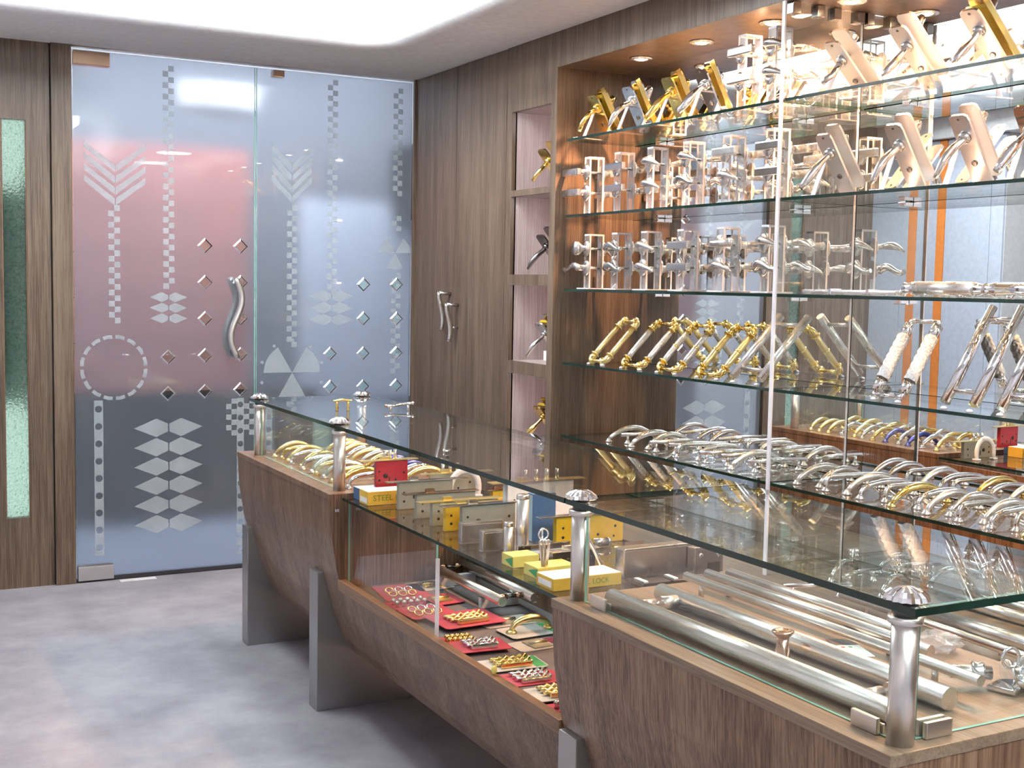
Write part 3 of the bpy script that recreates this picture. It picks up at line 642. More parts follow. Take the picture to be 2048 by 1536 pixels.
def plate_set(loc, label, mat='nickel', grip='hook', lock=None, tilt=48, cat='lever set', group=None, L=.235, wd=.060, rz=.14, plate2=True, easel=True):
    """twin back plates with levers leaning forward on a clear easel. local x to the mirror"""
    t = thing('lever_set', label, cat, loc, rz, group)
    a = math.radians(tilt); T = V(math.cos(a), 0, -math.sin(a)); N = V(-math.sin(a), 0, -math.cos(a)); top = V(-.075, 0, L*math.sin(a)+.012)
    def pl(off):
        m = MB(); c = N*off; pts = []
        hw = wd/2
        pts = [(0, -hw*.6), (.006, -hw*.9), (.02, -hw), (L-.02, -hw), (L-.006, -hw*.9), (L, -hw*.6), (L, hw*.6), (L-.006, hw*.9), (L-.02, hw), (.02, hw), (.006, hw*.9), (0, hw*.6)]
        m.prism(pts, top-c, T, V(0, 1, 0), N*.008); return m
    for s, off in ((1, -.0), (-1, .055)):
        if s < 0 and not plate2: continue
        p = pl(off).build('back_plate', 'plate_satin' if mat == 'nickel' else mat, t)
        q = top+T*(L*.30)-N*off+(N*.008 if s > 0 else V(0, 0, 0)); n = N*s
        dz = min(.115, q.z+n.z*.085-.016) if s > 0 else .085
        if grip == 'hook':   path = bez([q, q+n*.05, q+n*.075+V(0, .01, .015), q+n*.085+V(-.012, .02, -dz*.45), q+n*.075+V(-.02, .035, -dz)], 11); rr = [.010, .010, .0105, .011, .012, .0125, .0125, .012, .011, .010, .008, .006]
        elif grip == 'straight': path = [q, q+n*.04, q+n*.055+V(-.002, .004, -.006), q+n*.058+V(-.012, .018, -dz*.5), q+n*.056+V(-.02, .03, -dz)]; rr = [.010, .010, .0105, .010, .009]
        else: path = bez([q, q+n*.045, q+n*.06+V(0, .01, 0), q+n*.05+V(-.012, .02, -dz*.45), q+n*.07+V(-.03, .04, -dz)], 11); rr = [.010, .010, .009, .009, .010, .012, .014, .015, .015, .014, .012, .009]
        l = MB().tube(path, rr, 10).build('lever_handle', mat, t)
        MB().lathe([(.019, -.001), (.019, .008), (.013, .014)], q, n, 16).build('rose', mat, l)
        for u in (.05, .95): MB().lathe([(.0045, 0), (.0045, .0012), (.002, .0016)], top+T*(L*u)-N*off+(N*.008 if s > 0 else V(0, 0, 0)), n, 8).build('screw', 'gunmetal', p)
        kh = MB().lathe([(.009, .0), (.009, .003), (.006, .0035)], top+T*(L*.66)-N*off+(N*.008 if s > 0 else V(0, 0, 0)), n, 12); kh.build('keyhole', 'gunmetal', p)
    if lock:
        m = MB().obox(top+T*(L*.45)-N*.030, T*(L*.36), V(0, .035, 0), N*.0075); lb = m.build('lock_case', lock, t)
        MB().obox(top+T*(L*.45)-N*.030-V(0, .0, 0)+V(0, -.037, 0), T*(L*.5), V(0, .0018, 0), N*.011).build('faceplate', 'brass', lb)
        b2 = MB()
        for k in (.2, .62): b2.obox(top+T*(L*k)-N*.0215, T*.006, V(0, .012, 0), N*.0008)
        b2.build('lock_slot', 'ink', lb)
    if easel:
        e = MB(); lowp = top+T*L
        e.obox(V((top.x+lowp.x)/2-.03, .03, .0035), V(.085, 0, 0), V(0, .012, 0), V(0, 0, .002))
        p0 = top+T*(L*.4)+N*.012+V(0, .03, 0); e.obox((p0+V(p0.x-.05, .03, .005))/2, (p0-V(p0.x-.05, .03, .005))/2, V(0, .008, 0), V(.002, 0, 0))
        e.build('easel', 'acrylic_edge', t)
    return t

# ------------------------------------------------------------------ top shelf
XS = XR
def shelf_pt(px, py, i, x):     # y position of a foot at depth x on shelf i, from a pixel column
    z = SZ[i]; d = ray(px, py)
    return CAM.y + d.y*((x-CAM.x)/d.x)
specs = [(1215, 250, 'brass', 'straight', 'lock_yellow', 'brass lever set with yellow lock nearest the side panel, topmost shelf'),
         (1285, 240, 'chrome', 'hook', 'lock_yellow', 'chrome lever set with yellow lock, second from the side panel, topmost shelf'),
         (1365, 225, 'brass', 'wave', 'lock_yellow', 'polished brass lever set with yellow lock, third from the side panel, topmost shelf'),
         (1432, 212, 'chrome', 'wave', 'lock_yellow', 'chrome lever set with yellow lock beside the acrylic stands, topmost shelf')]
for px, py, mt, gr, lk_, lb in specs:
    y = shelf_pt(px, py, 0, XR+.17); plate_set((XR+.16, y, SZ[0]+.001), lb, mt, gr, lk_, 58, L=.20)
for px, kk, lb in ((1497, (('bar', -1), ('bar', -1)), 'acrylic stand with straight bar levers beside the yellow lock sets, topmost shelf'),
                   (1557, (('leaf', -1), ('leaf', -1)), 'acrylic stand with leaf-shaped levers against the divider, topmost shelf')):
    acrylic_stand((XR+.12, max(shelf_pt(px, 200, 0, XR+.12), YDV+.085), SZ[0]+.001), kk, lb, None, .255)
for px, mt, gr, lk_, lb in ((1690, 'nickel', 'straight', None, 'satin lever set on long plate, next to the divider on the topmost shelf'),
                            (1820, 'nickel', 'hook', None, 'satin lever set, second past the divider on the topmost shelf'),
                            (1962, 'nickel', 'hook', 'lock_yellow', 'satin lever set with yellow lock case, third past the divider on the topmost shelf'),
                            (2110, 'nickel', 'wave', None, 'satin lever set at the far end of the topmost shelf')):
    plate_set((XR+.15, shelf_pt(px, 170, 0, XR+.15), SZ[0]+.001), lb, mt, gr, lk_, 38, L=.25)
# ------------------------------------------------------------------ second shelf
KS = [(('bar', 1), ('bar', 1)), (('bar', -1), ('bar', -1)), (('leaf', -1), ('leaf', -1)), (('wave', -1), ('leaf', -1)), (('leaf', -1), ('bar', -1)), (('bar', -1), ('bar', -1))]
for i, px in enumerate((1188, 1248, 1314, 1386, 1466, 1553)):
    y = shelf_pt(px, 380, 1, XR+.12); y = max(y, YDV+.085)
    acrylic_stand((XR+.12, y, SZ[1]+.001), KS[i], 'acrylic stand with four satin levers, %s from the side panel, second shelf' % ORD[i], 'lever stands on the second shelf', .235, 0, 'nickel' if i % 2 else 'satin')
for px, mt, gr, lb in ((1676, 'nickel', 'wave', 'satin twin-plate lever set next to the divider on the second shelf'), (1815, 'nickel', 'hook', 'satin twin-plate lever set, second past the divider on the second shelf'),
                       (1945, 'nickel', 'hook', 'satin twin-plate lever set, third past the divider on the second shelf'), (2075, 'chrome', 'wave', 'polished chrome lever set, fourth past the divider on the second shelf')):
    plate_set((XR+.15, shelf_pt(px, 300, 1, XR+.15), SZ[1]+.001), lb, mt, gr, None, 52, L=.235)
# ------------------------------------------------------------------ third shelf
KS = [(('wave', 1), ('knob', 1)), (('wave', -1), ('wave', -1)), (('leaf', -1), ('leaf', -1)), (('bar', -1), ('bar', -1)), (('leaf', -1), ('round', -1)), (('wave', -1), ('leaf', -1))]
for i, px in enumerate((1188, 1243, 1302, 1375, 1455, 1545)):
    y = max(shelf_pt(px, 520, 2, XR+.12), YDV+.085)
    acrylic_stand((XR+.12, y, SZ[2]+.001), KS[i], 'acrylic stand with four levers, %s from the side panel, third shelf' % ORD[i], 'lever stands on the third shelf', .222, 0, 'nickel' if i % 2 else 'satin')
def lying_handle(loc, L, rz, label, kind, mat='satin'):
    t = thing('bar_pull', label, 'door handle', loc, rz)
    if kind == 'flush':
        MB().cbox((-L/2, -.022, 0), (L/2, .022, .016), .006).build('grip', mat, t)
        for x in (-.2, .2): MB().cbox((x*L, -.0225, .0), (x*L+.012, .0225, .0185), .002).build('band', 'chrome', t)
        MB().ball((L/2+.004, 0, .012), .011, 10).build('end_knob', 'chrome', t)
    else:
        MB().tube([(-L/2, 0, .024), (L/2, 0, .024)], .020, 16).build('grip', mat, t)
        for s in (-1, 1):
            MB().lathe([(.012, 0), (.020, .01), (.014, .03), (.018, .042), (.0, .048)], (s*L/2, 0, .024), (s, 0, 0), 14).build('end_cap', 'chrome', t)
            MB().cyl((s*L*.3, 0, 0), (s*L*.3, 0, .01), .012, 10).build('foot', 'chrome', t)
    return t
XLs = XR+.07
def shelf_y(px, py, i, x): return shelf_pt(px, py, i, x)
def bar_between(i, x, pa, pb): ya, yb = shelf_pt(pa, 580, i, x), shelf_pt(pb, 580, i, x); return (ya+yb)/2, abs(ya-yb)
y, L = bar_between(2, XR+.08, 1612, 1805); lying_handle((XR+.08, y, SZ[2]+.001), L*.98, -math.pi/2, 'flat satin flush pull lying along the third shelf, next to the divider', 'flush')
y, L = bar_between(2, XR+.08, 1815, 1970); lying_handle((XR+.08, y, SZ[2]+.001), L*.75, -math.pi/2, 'thick round steel pull lying along the third shelf between the flush pulls', 'round', 'tube_steel')
y, L = bar_between(2, XR+.08, 1985, 2130); lying_handle((XR+.08, y, SZ[2]+.001), L*.8, -math.pi/2, 'chrome knuckled pull lying at the far end of the third shelf', 'round', 'chrome')
# ------------------------------------------------------------------ fourth shelf: back-to-back pull pairs leaning to the mirror
def pull_pair(ya, yb, label, mat, rod, kind, L=.225, tilt=45, xf=.045, r_=.0085):
    z0 = SZ[3]+.001; yc = (ya+yb)/2; t = thing('pull_handle_pair', label, 'pull handles', (XR+xf, yc, z0), 0, 'pull pairs on the fourth shelf')
    a = math.radians(tilt); D = V(math.cos(a), 0, math.sin(a)); h = abs(ya-yb)/2
    for s in (-1, 1):
        y = s*h
        if kind == 'scroll':
            p0 = V(0, y, .016); p1 = p0+D*L
            g = MB().tube([p0+D*.028, p0+D*(L*.3), p0+D*(L*.5), p0+D*(L*.7), p1-D*.028], [r_*.9, r_*1.05, r_*1.1, r_*1.05, r_*.9], 12).build('grip', rod, t)
            for q, sg in ((p0, 1), (p1, -1)):
                m = MB().tube(bez([q+D*(.034*sg), q+D*(.012*sg), q-D*(.002*sg), q+V(0, -s*.02, 0)], 7), [r_*.95, r_*1.25, r_*1.3, r_*1.2, r_*1.1, r_*1.0, r_*.9, r_*.9], 10)
                m.lathe([(r_*1.5, -.003), (r_*1.7, 0), (r_*1.5, .003)], q+D*(.034*sg), D, 12); m.lathe([(r_*.8, -.004), (r_*1.6, 0), (r_*.8, .004)], q+V(0, -s*.018, 0), (0, 1, 0), 12)
                m.build('scroll_end', mat, g)
            if kind == 'scroll' and rod != mat and 'ringed' in label:
                MB().lathe([(r_, -.006), (r_*1.4, 0), (r_, .006)], p0+D*(L/2), D, 12).build('centre_ring', mat, g)
        elif kind == 'bar':
            p0 = V(0, y, .034); MB().tube([p0-D*.02, p0+D*(L+.02)], r_*1.35, 14).build('grip', rod, t)
        else:  # crystal
            p0 = V(0, y, .016)
            c = MB(); n = 12; vs = []; rows = 13
            for i in range(rows+1):
                c0 = p0+D*(.055+(L-.10)*i/rows); a1 = D.cross(V(0, 1, 0)).normalized()
                for k in range(n): q = r_*1.75*(1.06 if (i+k) % 2 else .94); th = 2*math.pi*k/n; vs.append(c0+a1*(q*math.cos(th))+V(0, 1, 0)*(q*math.sin(th)))
            c.add(vs, [(i*n+k, i*n+(k+1) % n, (i+1)*n+(k+1) % n, (i+1)*n+k) for i in range(rows) for k in range(n)]+[tuple(reversed(range(n))), tuple(rows*n+k for k in range(n))])
            g = c.build('crystal_grip', 'crystal', t)
            m = MB().tube([p0+D*.015, p0+D*.0549], r_*1.5, 14); m.build('ferrule', mat, g)
            m = MB().tube([p0+D*(L-.0449), p0+D*(L-.005)], r_*1.5, 14); m.build('ferrule', mat, g)
            for q in (p0, p0+D*(L+.008)):
                m = MB().tube([p0+D*.018 if q is p0 else p0+D*(L-.006), q, q-V(0, s*.02, 0)], r_*.7, 10); m.build('elbow', mat, g)
    for q in ((.0,) if kind == 'x' else (.02 if kind == 'bar' else 0, L-.02 if kind == 'bar' else L+(.008 if kind == 'crystal' else 0))):
        c = V(0, 0, .034 if kind == 'bar' else .016)+D*q
        MB().cyl(c+V(0, -h+.004, 0), c+V(0, h-.004, 0), r_*.62, 10).build('cross_rod', mat, t)
    for s in (-1, 1): MB().lathe([(.010, 0), (.010, .003), (.006, .007), (.0, .008)], (-.008 if kind != 'bar' else -.02, s*h*.9, 0), n=10).build('suction_foot', 'acrylic_edge', t)
    return t
PP = [((1180, 1210), 'satin_brass', 'satin_brass', 'scroll', 'gold pull pair with scrolled ends, nearest the side panel, fourth shelf'),
      ((1245, 1285), 'brass', 'satin', 'scroll', 'silver pull pair with gold scrolled ends, second from the side panel, fourth shelf'),
      ((1316, 1356), 'brass', 'satin', 'scroll', 'slim silver ringed pull pair with gold ends, third from the side panel, fourth shelf'),
      ((1396, 1440), 'brass', 'satin_brass', 'scroll', 'gold ringed pull pair beside the steel bars, fourth from the side panel, fourth shelf'),
      ((1470, 1525), 'satin', 'satin', 'bar', 'brushed steel straight bar pull pair in front of the divider, fourth shelf'),
      ((1748, 1806), 'chrome', 'chrome', 'crystal', 'chrome pull pair with faceted crystal grips, fourth shelf'),
      ((1893, 1955), 'chrome', 'chrome', 'bar', 'polished chrome bar pull pair beside the crystal pair, fourth shelf'),
      ((2005, 2075), 'chrome', 'chrome', 'bar', 'polished chrome bar pull pair at the far end of the fourth shelf')]
for i, ((a, b_), mt, rd, kd, lb) in enumerate(PP):
    ya = shelf_pt(a, 720+(a-1180)*.12, 3, XR+.045); yb = shelf_pt(b_, 720, 3, XR+.045)
    pull_pair(ya, yb, lb, mt, rd, kd, .225 if kd == 'scroll' else (.25 if i < 6 else .275), 46 if i < 5 else 57, .045 if kd != 'bar' else .05, .0115 if i < 4 else .0108)

# ------------------------------------------------------------------ bow pulls
def bow_pull(kind, mat, L=.17):
    """standing on two feet along local x"""
    parts = []
    H = .046 if not kind.startswith('low') else .042; g = MB(); f = MB()
    kind = {'low': 'arc', 'low_swan': 'swan'}.get(kind, kind)
    if kind == 'arc':
        p = [V(-L/2+L*i/14, 0, .008+H*math.sin(math.pi*i/14)**.75) for i in range(15)]; g.tube(p, [.0075+.0045*math.sin(math.pi*i/14) for i in range(15)], 9)
        feet = (-L/2, L/2)
    elif kind == 'dbar':
        p = [V(-L/2, 0, .006)]+bez([(-L/2, 0, .02), (-L/2, 0, H), (-L/2+.03, 0, H)], 5)+bez([(L/2-.03, 0, H), (L/2, 0, H), (L/2, 0, .02)], 5)+[V(L/2, 0, .006)]; g.tube(p, .0075, 10)
        feet = (-L/2, L/2)
    elif kind == 'rail':
        g.tube([(-L/2-.02, 0, H*.8), (0, 0, H*.85), (L/2+.02, 0, H*.8)], [.007, .0085, .007], 10)
        for x in (-L/2+.01, L/2-.01): g.tube([(x, 0, .004), (x, 0, H*.8)], .0055, 8)
        feet = (-L/2+.01, L/2-.01)
    else:  # swan
        p = bez([(-L/2, 0, .006), (-L/2, 0, H*1.3), (-L*.1, 0, H*.7), (L*.2, 0, H*1.5), (L/2, 0, H*.9), (L/2, 0, .006)], 16); g.tube(p, [.006+.004*math.sin(math.pi*i/16) for i in range(17)], 9)
        feet = (-L/2, L/2)
    for x in feet: parts.append(('foot', MB().lathe([(.015, 0), (.015, .003), (.009, .008), (.007, .014)], (x, 0, 0), n=12).mesh('foot', mat)))
    parts.insert(0, ('grip', g.mesh('grip', mat)))
    return parts
def put_bow(kind, mat, loc, rz, label, group, L=.17, name='bow_pull', tilt=0):
    t = thing(name, label, 'pull handle', loc, rz, group); t.rotation_euler = (tilt, 0, rz)
    for nm, me in cached(('bow', kind, mat, L), lambda: bow_pull(kind, mat, L)): child(nm, me, t)
    return t
KK = ['arc', 'rail', 'arc', 'arc', 'rail', 'rail', 'dbar', 'swan', 'rail', 'rail', 'arc', 'rail']
KN = {'rail': 'straight-railed', 'arc': 'arched', 'dbar': 'square-shouldered', 'swan': 'swan-necked'}
row = [(1203, .10), (1226, .15), (1250, .09), (1274, .14), (1298, .08), (1323, .15), (1348, .09), (1375, .15), (1402, .09), (1430, .15), (1458, .09), (1488, .14)]
def put_row(row, i0, where, kinds, mats):
    for k, (px, dx) in enumerate(row):
        x = XR+.145+dx*.3; y = shelf_pt(px+46+int(dx*150), 900, 4, x)
        kd = kinds[k % len(kinds)]; mt = mats[k % len(mats)]
        if abs(y-YDV) < .03: y = YDV+.04*(1 if y > YDV else -1)
        put_bow(kd, mt, (x, y, SZ[4]+.001), random.uniform(-.10, .02), '%s %s pull on the lowest glass shelf, %s %s' % ({'nickel': 'satin nickel', 'satin': 'brushed steel', 'chrome': 'chrome', 'brass': 'brass'}[mt], KN[kd], ORD[k], where), 'bow pulls on the lowest shelf', .20 if dx > .12 else .22)
put_row(row, 0, 'from the side panel', KK, ['nickel', 'satin', 'chrome'])
row2 = [(1592, .08), (1624, .13), (1656, .06), (1690, .12), (1724, .06), (1758, .13), (1792, .04), (1826, .14), (1860, .04), (1894, .14), (1928, .04), (1962, .14), (1996, .06), (2032, .13), (2070, .05)]
put_row(row2, 0, 'past the divider', ['arc', 'arc', 'dbar', 'arc', 'swan', 'dbar', 'arc', 'swan'], ['satin', 'nickel', 'nickel', 'satin', 'chrome', 'nickel', 'brass', 'chrome'])

# ------------------------------------------------------------------ niche displays
for i, (mt, gr, lk_, lb) in enumerate((('brass', 'straight', None, 'brass lever set leaning in the topmost wall niche'), ('gunmetal', 'hook', None, 'dark hooked lever set in the second wall niche'),
                                       ('nickel', 'hook', 'lock_yellow', 'satin lever set with yellow lock and key in the third wall niche'), ('brass', 'wave', 'lock_yellow', 'brass lever set with yellow lock in the fourth wall niche'))):
    plate_set((XR+.135, 4.795, NZ[i][0]+.002), lb, mt, gr, lk_, 48, L=.22, easel=False)
o = MB().cbox((XR+.15, 4.86, NZ[2][0]+.001), (XR+.29, 4.89, NZ[2][0]+.045), .002).build('price_card', 'carton_white'); tag(o, 'folded white card standing in the third wall niche', 'card')

# ================================================================== GOODS ON THE MIDDLE GLASS SHELF
ZG = .7575
def span(pl, pr, pb, z):          # left foot, and the x reached by a second pixel column at the same depth
    p = pz(pl, pb, z); return p, on(1, p.y, pr, pb).x-p.x
def hgt(p, px, pyt): return on(1, p.y, px, pyt).z-p.z
def mortise(pl, pr, pb, pt, fl, fr, case, face, label, pins=0, z=ZG, t_=.018, rz=0, name='mortise_lock'):
    p, L = span(pl, pr, pb, z); H = max(.02, hgt(p, pl, pt)); x0 = on(1, p.y, fl, pt).x-p.x; x1 = on(1, p.y, fr, pt).x-p.x
    t = thing(name, label, 'lock', p+V(0, 0, .0005), rz)
    c = MB().cbox((0, 0, 0), (L, t_, H), .002).build('lock_case', case, t)
    MB().cbox((x0, -.004, H+.0002), (x1, t_+.004, H+.0035), .001).build('faceplate', face, t)
    h = MB()
    for u, w_, hh in ((.10, .30, .004), (.10, .62, .0035), (.30, .45, .008), (.62, .30, .004), (.88, .55, .004), (.86, .2, .003)):
        h.lathe([(hh, 0), (hh, .0006), (0, .0006)], (L*u, -.0001, H*w_), (0, -1, 0), 10)
    h.box((L*.40, -.0007, H*.15), (L*.43, -.0001, H*.4)).build('hole_pattern', 'ink', c)
    b_ = MB().cbox((x0*.2+x1*.2, t_*.15, H+.0036), (x0*.2+x1*.2+.028, t_*.85, H+.014), .002); b_.build('latch_bolt', face, t)
    for k in range(pins):
        MB().cyl((L*(.30+.16*k), t_/2, H+.0036), (L*(.30+.16*k), t_/2, H+.034), .0058, 10).build('bolt_pin', 'satin', t)
    return t
plain('case_grey', (.29, .30, .25), .42)
def carton(pl, pr, pb, pt, depth, mat, top, label, txt=None, z=ZG, endmat=None, tmat='ink_green', rz=0):
    p, L = span(pl, pr, pb, z); H = max(.016, hgt(p, pl, pt)); t = thing('lock_carton', label, 'carton', p+V(0, 0, .0005), rz)
    MB().cbox((0, 0, 0), (L, depth, H), .001).build('box', mat, t)
    box((.001, .001, H+.0001), (L-.001, depth-.001, H+.0007)).build('lid_panel', top, t)
    if endmat == 'card_green': MB().prism([(.004, .002), (depth*.7, H*.5), (.004, H-.002)], (-.0006, 0, 0), (0, 1, 0), (0, 0, 1), (.0005, 0, 0)).build('end_panel', endmat, t)
    elif endmat: box((-.0006, .001, .002), (-.0001, depth-.001, H-.002)).build('end_panel', endmat, t)
    if txt: text(txt, H*.62, tmat, t, (L*.56, -.0006, H*.5), (math.pi/2, 0, 0))
    return t
carton(718, 768, 1001, 978, .05, 'carton_blue', 'pale_blue', 'blue striped carton under the red lock', None)
c = carton(736, 830, 1012, 985, .075, 'carton_yellow', 'carton_white', 'yellow and white carton lettered STEEL LOCK under the red lock', 'STEEL LOCK')
box((-.0008, .008, .006), (-.0002, .066, .022)).build('paper_label', 'carton_white', c)
red = mortise(752, 815, 978, 923, 720, 836, 'lock_red', 'satin_brass', 'red lock case with three steel bolts standing on the cartons', 3, ZG+.033)
mortise(860, 950, 993, 950, 845, 985, 'zinc', 'satin_brass', 'brass-faced lock with three bolts behind the grey locks', 3)
mortise(797, 905, 1020, 966, 774, 936, 'case_grey', 'nickel', 'grey mortise lock with nickel faceplate nearest the red lock')
mortise(833, 950, 1038, 990, 809, 957, 'case_grey', 'bronze', 'grey mortise lock with copper-toned faceplate')
mortise(864, 990, 1053, 1006, 838, 1003, 'case_grey', 'satin_brass', 'grey mortise lock with long brass faceplate')
mortise(891, 1000, 1064, 1013, 886, 1012, 'lock_yellow', 'satin_brass', 'yellow mortise lock between the grey locks and the steel plates')
mortise(985, 1012, 1022, 982, 975, 1014, 'lock_yellow', 'bronze', 'small yellow lock behind the long brass faceplate')
mortise(924, 1030, 1072, 1013, 885, 1032, 'case_grey', 'nickel', 'grey mortise lock with scalloped case behind the steel plates')
mortise(1014, 1145, 1058, 968, 985, 1170, 'plastic_white', 'satin_brass', 'white boxed lock with four upright steel bolts', 4, t_=.03)
mortise(1112, 1245, 1094, 1036, 1080, 1300, 'lock_yellow', 'nickel', 'yellow mortise lock behind the fluted post')
mortise(1112, 1190, 1140, 1106, 1104, 1200, 'black', 'satin', 'black lock case behind the keys')
def steel_plate(pl, pr, pb, pt, label, t_=.022, z=ZG, scr=False):
    p, L = span(pl, pr, pb, z); H = hgt(p, pl, pt); t = thing('steel_lock_box', label, 'lock box', p+V(0, 0, .0005))
    c = MB().cbox((0, 0, 0), (L, t_, H), .004).build('cover', 'steel_cover', t)
    MB().cbox((.006, -.002, .006), (L-.006, -.0002, H-.006), .0008).build('front_plate', 'steel_cover', t)
    if scr:
        for u in (.2, .8): MB().lathe([(.007, .002), (.007, .004), (.003, .005)], (L*u, 0, H*.7), (0, -1, 0), 12).build('screw', 'chrome', t)
        MB().cbox((L*.45, -.004, .0), (L*.85, -.0022, H*.42), .001).build('cut_out', 'gunmetal', t)
    return t
steel_plate(923, 1006, 1090, 1047, 'large brushed steel lock cover beside the round steel cylinders')
steel_plate(965, 1008, 1106, 1063, 'small brushed steel lock cover leaning before the larger one')
steel_plate(1248, 1382, 1158, 1100, 'wide steel rim lock box behind the tube case', .04)
steel_plate(1388, 1446, 1150, 1097, 'steel rim lock with two screws and a notch', .03, ZG, True)
for px, pb, pt, r_, lb in ((1016, 1118, 1044, .0115, 'slim upright steel cylinder beside the thick one'), (1044, 1108, 989, .0165, 'thick upright brushed steel cylinder beside the blue box')):
    p = pz(px, pb, ZG); H = hgt(p, px, pt); t = thing('steel_cylinder', lb, 'cylinder', p+V(0, 0, .0005))
    MB().lathe([(r_, 0), (r_, H-.012)], (0, 0, 0), n=20).build('body', 'steel', t); MB().lathe([(r_*1.02, H-.0118), (r_*1.02, H-.002), (r_*.9, H)], (0, 0, 0), n=20).build('cap', 'satin', t)
carton(1064, 1110, 1085, 990, .03, 'carton_blue', 'carton_blue', 'tall blue box standing before the white lock', None, endmat='pale_blue')
carton(1026, 1078, 1137, 1115, .06, 'lemon', 'lemon', 'lemon-yellow carton with green end, below the keys', None, endmat='card_green')
carton(1076, 1152, 1160, 1138, .07, 'lemon', 'lemon', 'lemon-yellow carton with green end beside the fluted post', None, endmat='card_green')
c = carton(1107, 1242, 1184, 1160, .08, 'carton_yellow', 'carton_white', 'flat yellow carton lettered STEEL LOCK beside the fluted post', 'STEEL LOCK')
box((-.0008, .010, .006), (-.0002, .07, .02)).build('paper_label', 'carton_white', c)
# latch bar, keys on a ring, white plastic loop, clear tool stand
p, L = span(1036, 1140, 1112, ZG); t = thing('latch_bar', 'flat bright latch bar with a hole behind the lemon cartons', 'latch', p+V(0, 0, .0005))
MB().cbox((0, 0, .010), (L, .012, .026), .003).build('bar', 'chrome', t); MB().lathe([(.007, 0), (.007, .001), (0, .001)], (.014, -.0003, .018), (0, -1, 0), 12).build('bolt_hole', 'ink', t)
MB().box((.01, .002, 0), (L-.01, .010, .0098)).build('rest', 'plastic_white', t)
p = pz(1088, 1140, ZG+.02); t = thing('key_bunch', 'bunch of keys hanging on a steel ring before the black lock', 'keys', V(p.x, p.y, ZG))
MB().cbox((-.02, .002, .0005), (.02, .03, .006), .002).build('base', 'gunmetal', t); MB().cyl((0, .012, .006), (0, .012, .12), .0025, 8).build('stem', 'chrome', t)
MB().tube(arc((0, .006, .105), .013, 0, 2*math.pi, 20)[:-1], .0022, 8, close=True).build('ring', 'chrome', t)
for k in range(3):
    m = MB().obox(V(-.006+.007*k, .004-.003*k, .058), V(.0042, .001, 0), V(0, .0009, 0), V(.004*(k-1), 0, .032)); m.ball((-.006+.007*k, .004-.003*k, .086), .0078, 10, (1, .2, 1)); m.build('key', 'satin', t)
p = pz(930, 1000, ZG); t = thing('plastic_pull', 'white plastic loop pull among the grey locks', 'pull handle', p+V(.02, .05, .0005))
MB().tube(bez([(-.05, 0, .006), (-.06, 0, .08), (-.01, 0, .11), (.05, 0, .10), (.06, 0, .05), (.05, 0, .006)], 14), .011, 10, .6, (0, 1, 0)).build('loop', 'plastic_white', t)
for x in (-.05, .05): MB().cbox((x-.013, -.012, 0), (x+.013, .012, .006), .002).build('foot', 'plastic_white', t)
p = pz(1205, 1165, ZG); t = thing('tool_stand', 'clear stand holding a bright sprung latch beside the flat yellow carton', 'stand', p+V(.01, .07, .0005))
MB().cbox((-.03, -.03, 0), (.045, .03, .005), .001).build('base', 'acrylic_edge', t); MB().box((-.026, -.02, .0052), (-.022, .02, .10), [1]*6).build('upright', ['acrylic', 'acrylic_edge'], t)
MB().tube(bez([(-.02, 0, .10), (0, 0, .085), (.01, 0, .05), (.03, 0, .03), (.036, 0, .008)], 9), .005, 8).build('spring_arm', 'chrome', t)
p = pz(1262, 1166, ZG)
for k, lb in enumerate(('dark lock plate edged with a white strip, behind the thick tubes', 'brown lock plate with a raised white bar, beside the dark plate')):
    t = thing('lock_plate', lb, 'lock plate', p+V(-.002+.085*k, -.055, .0005)); MB().cbox((0, 0, 0), (.078, .05, .010), .002).build('plate', 'bronze' if k else 'gunmetal', t); MB().cbox((.004, .004, .0102), (.016, .047, .014), .001).build('strip', 'plastic_white', t)
# small clutter at the back of the middle shelf
cl = [('rim_cylinder', 'brass', 1290, 1128), ('rim_cylinder', 'satin', 1330, 1132), ('copper_plate', 'bronze', 1300, 1122), ('rim_cylinder', 'nickel', 1245, 1110), ('rim_cylinder', 'brass', 1370, 1128)]
for k, (nm, mt, px, py) in enumerate(cl):
    p = pz(px, py, ZG)
    if nm == 'copper_plate':
        t = thing(nm, 'small copper-coloured plate tilted against the steel lock box', 'plate', p+V(0, .07, .0005)); MB().obox(V(0, 0, .019), V(.028, 0, 0), V(0, .006, .016), V(0, -.0012, .0004)).build('plate', mt, t); MB().cbox((-.02, .008, 0), (.02, .012, .02), .001).build('rest', 'gunmetal', t)
    else:
        t = thing(nm, '%s lock cylinder lying behind the steel lock box, %s from the post' % ({'brass': 'brass', 'satin': 'steel', 'nickel': 'nickel'}[mt], ORD[k]), 'lock cylinder', p+V(0, .11, .0125), 0, 'lock cylinders behind the steel box')
        MB().cyl((-.022, 0, 0), (.022, 0, 0), .012, 14).build('barrel', mt, t); MB().cyl((.022, 0, 0), (.030, 0, 0), .0115, 14).build('rim', 'chrome', t)

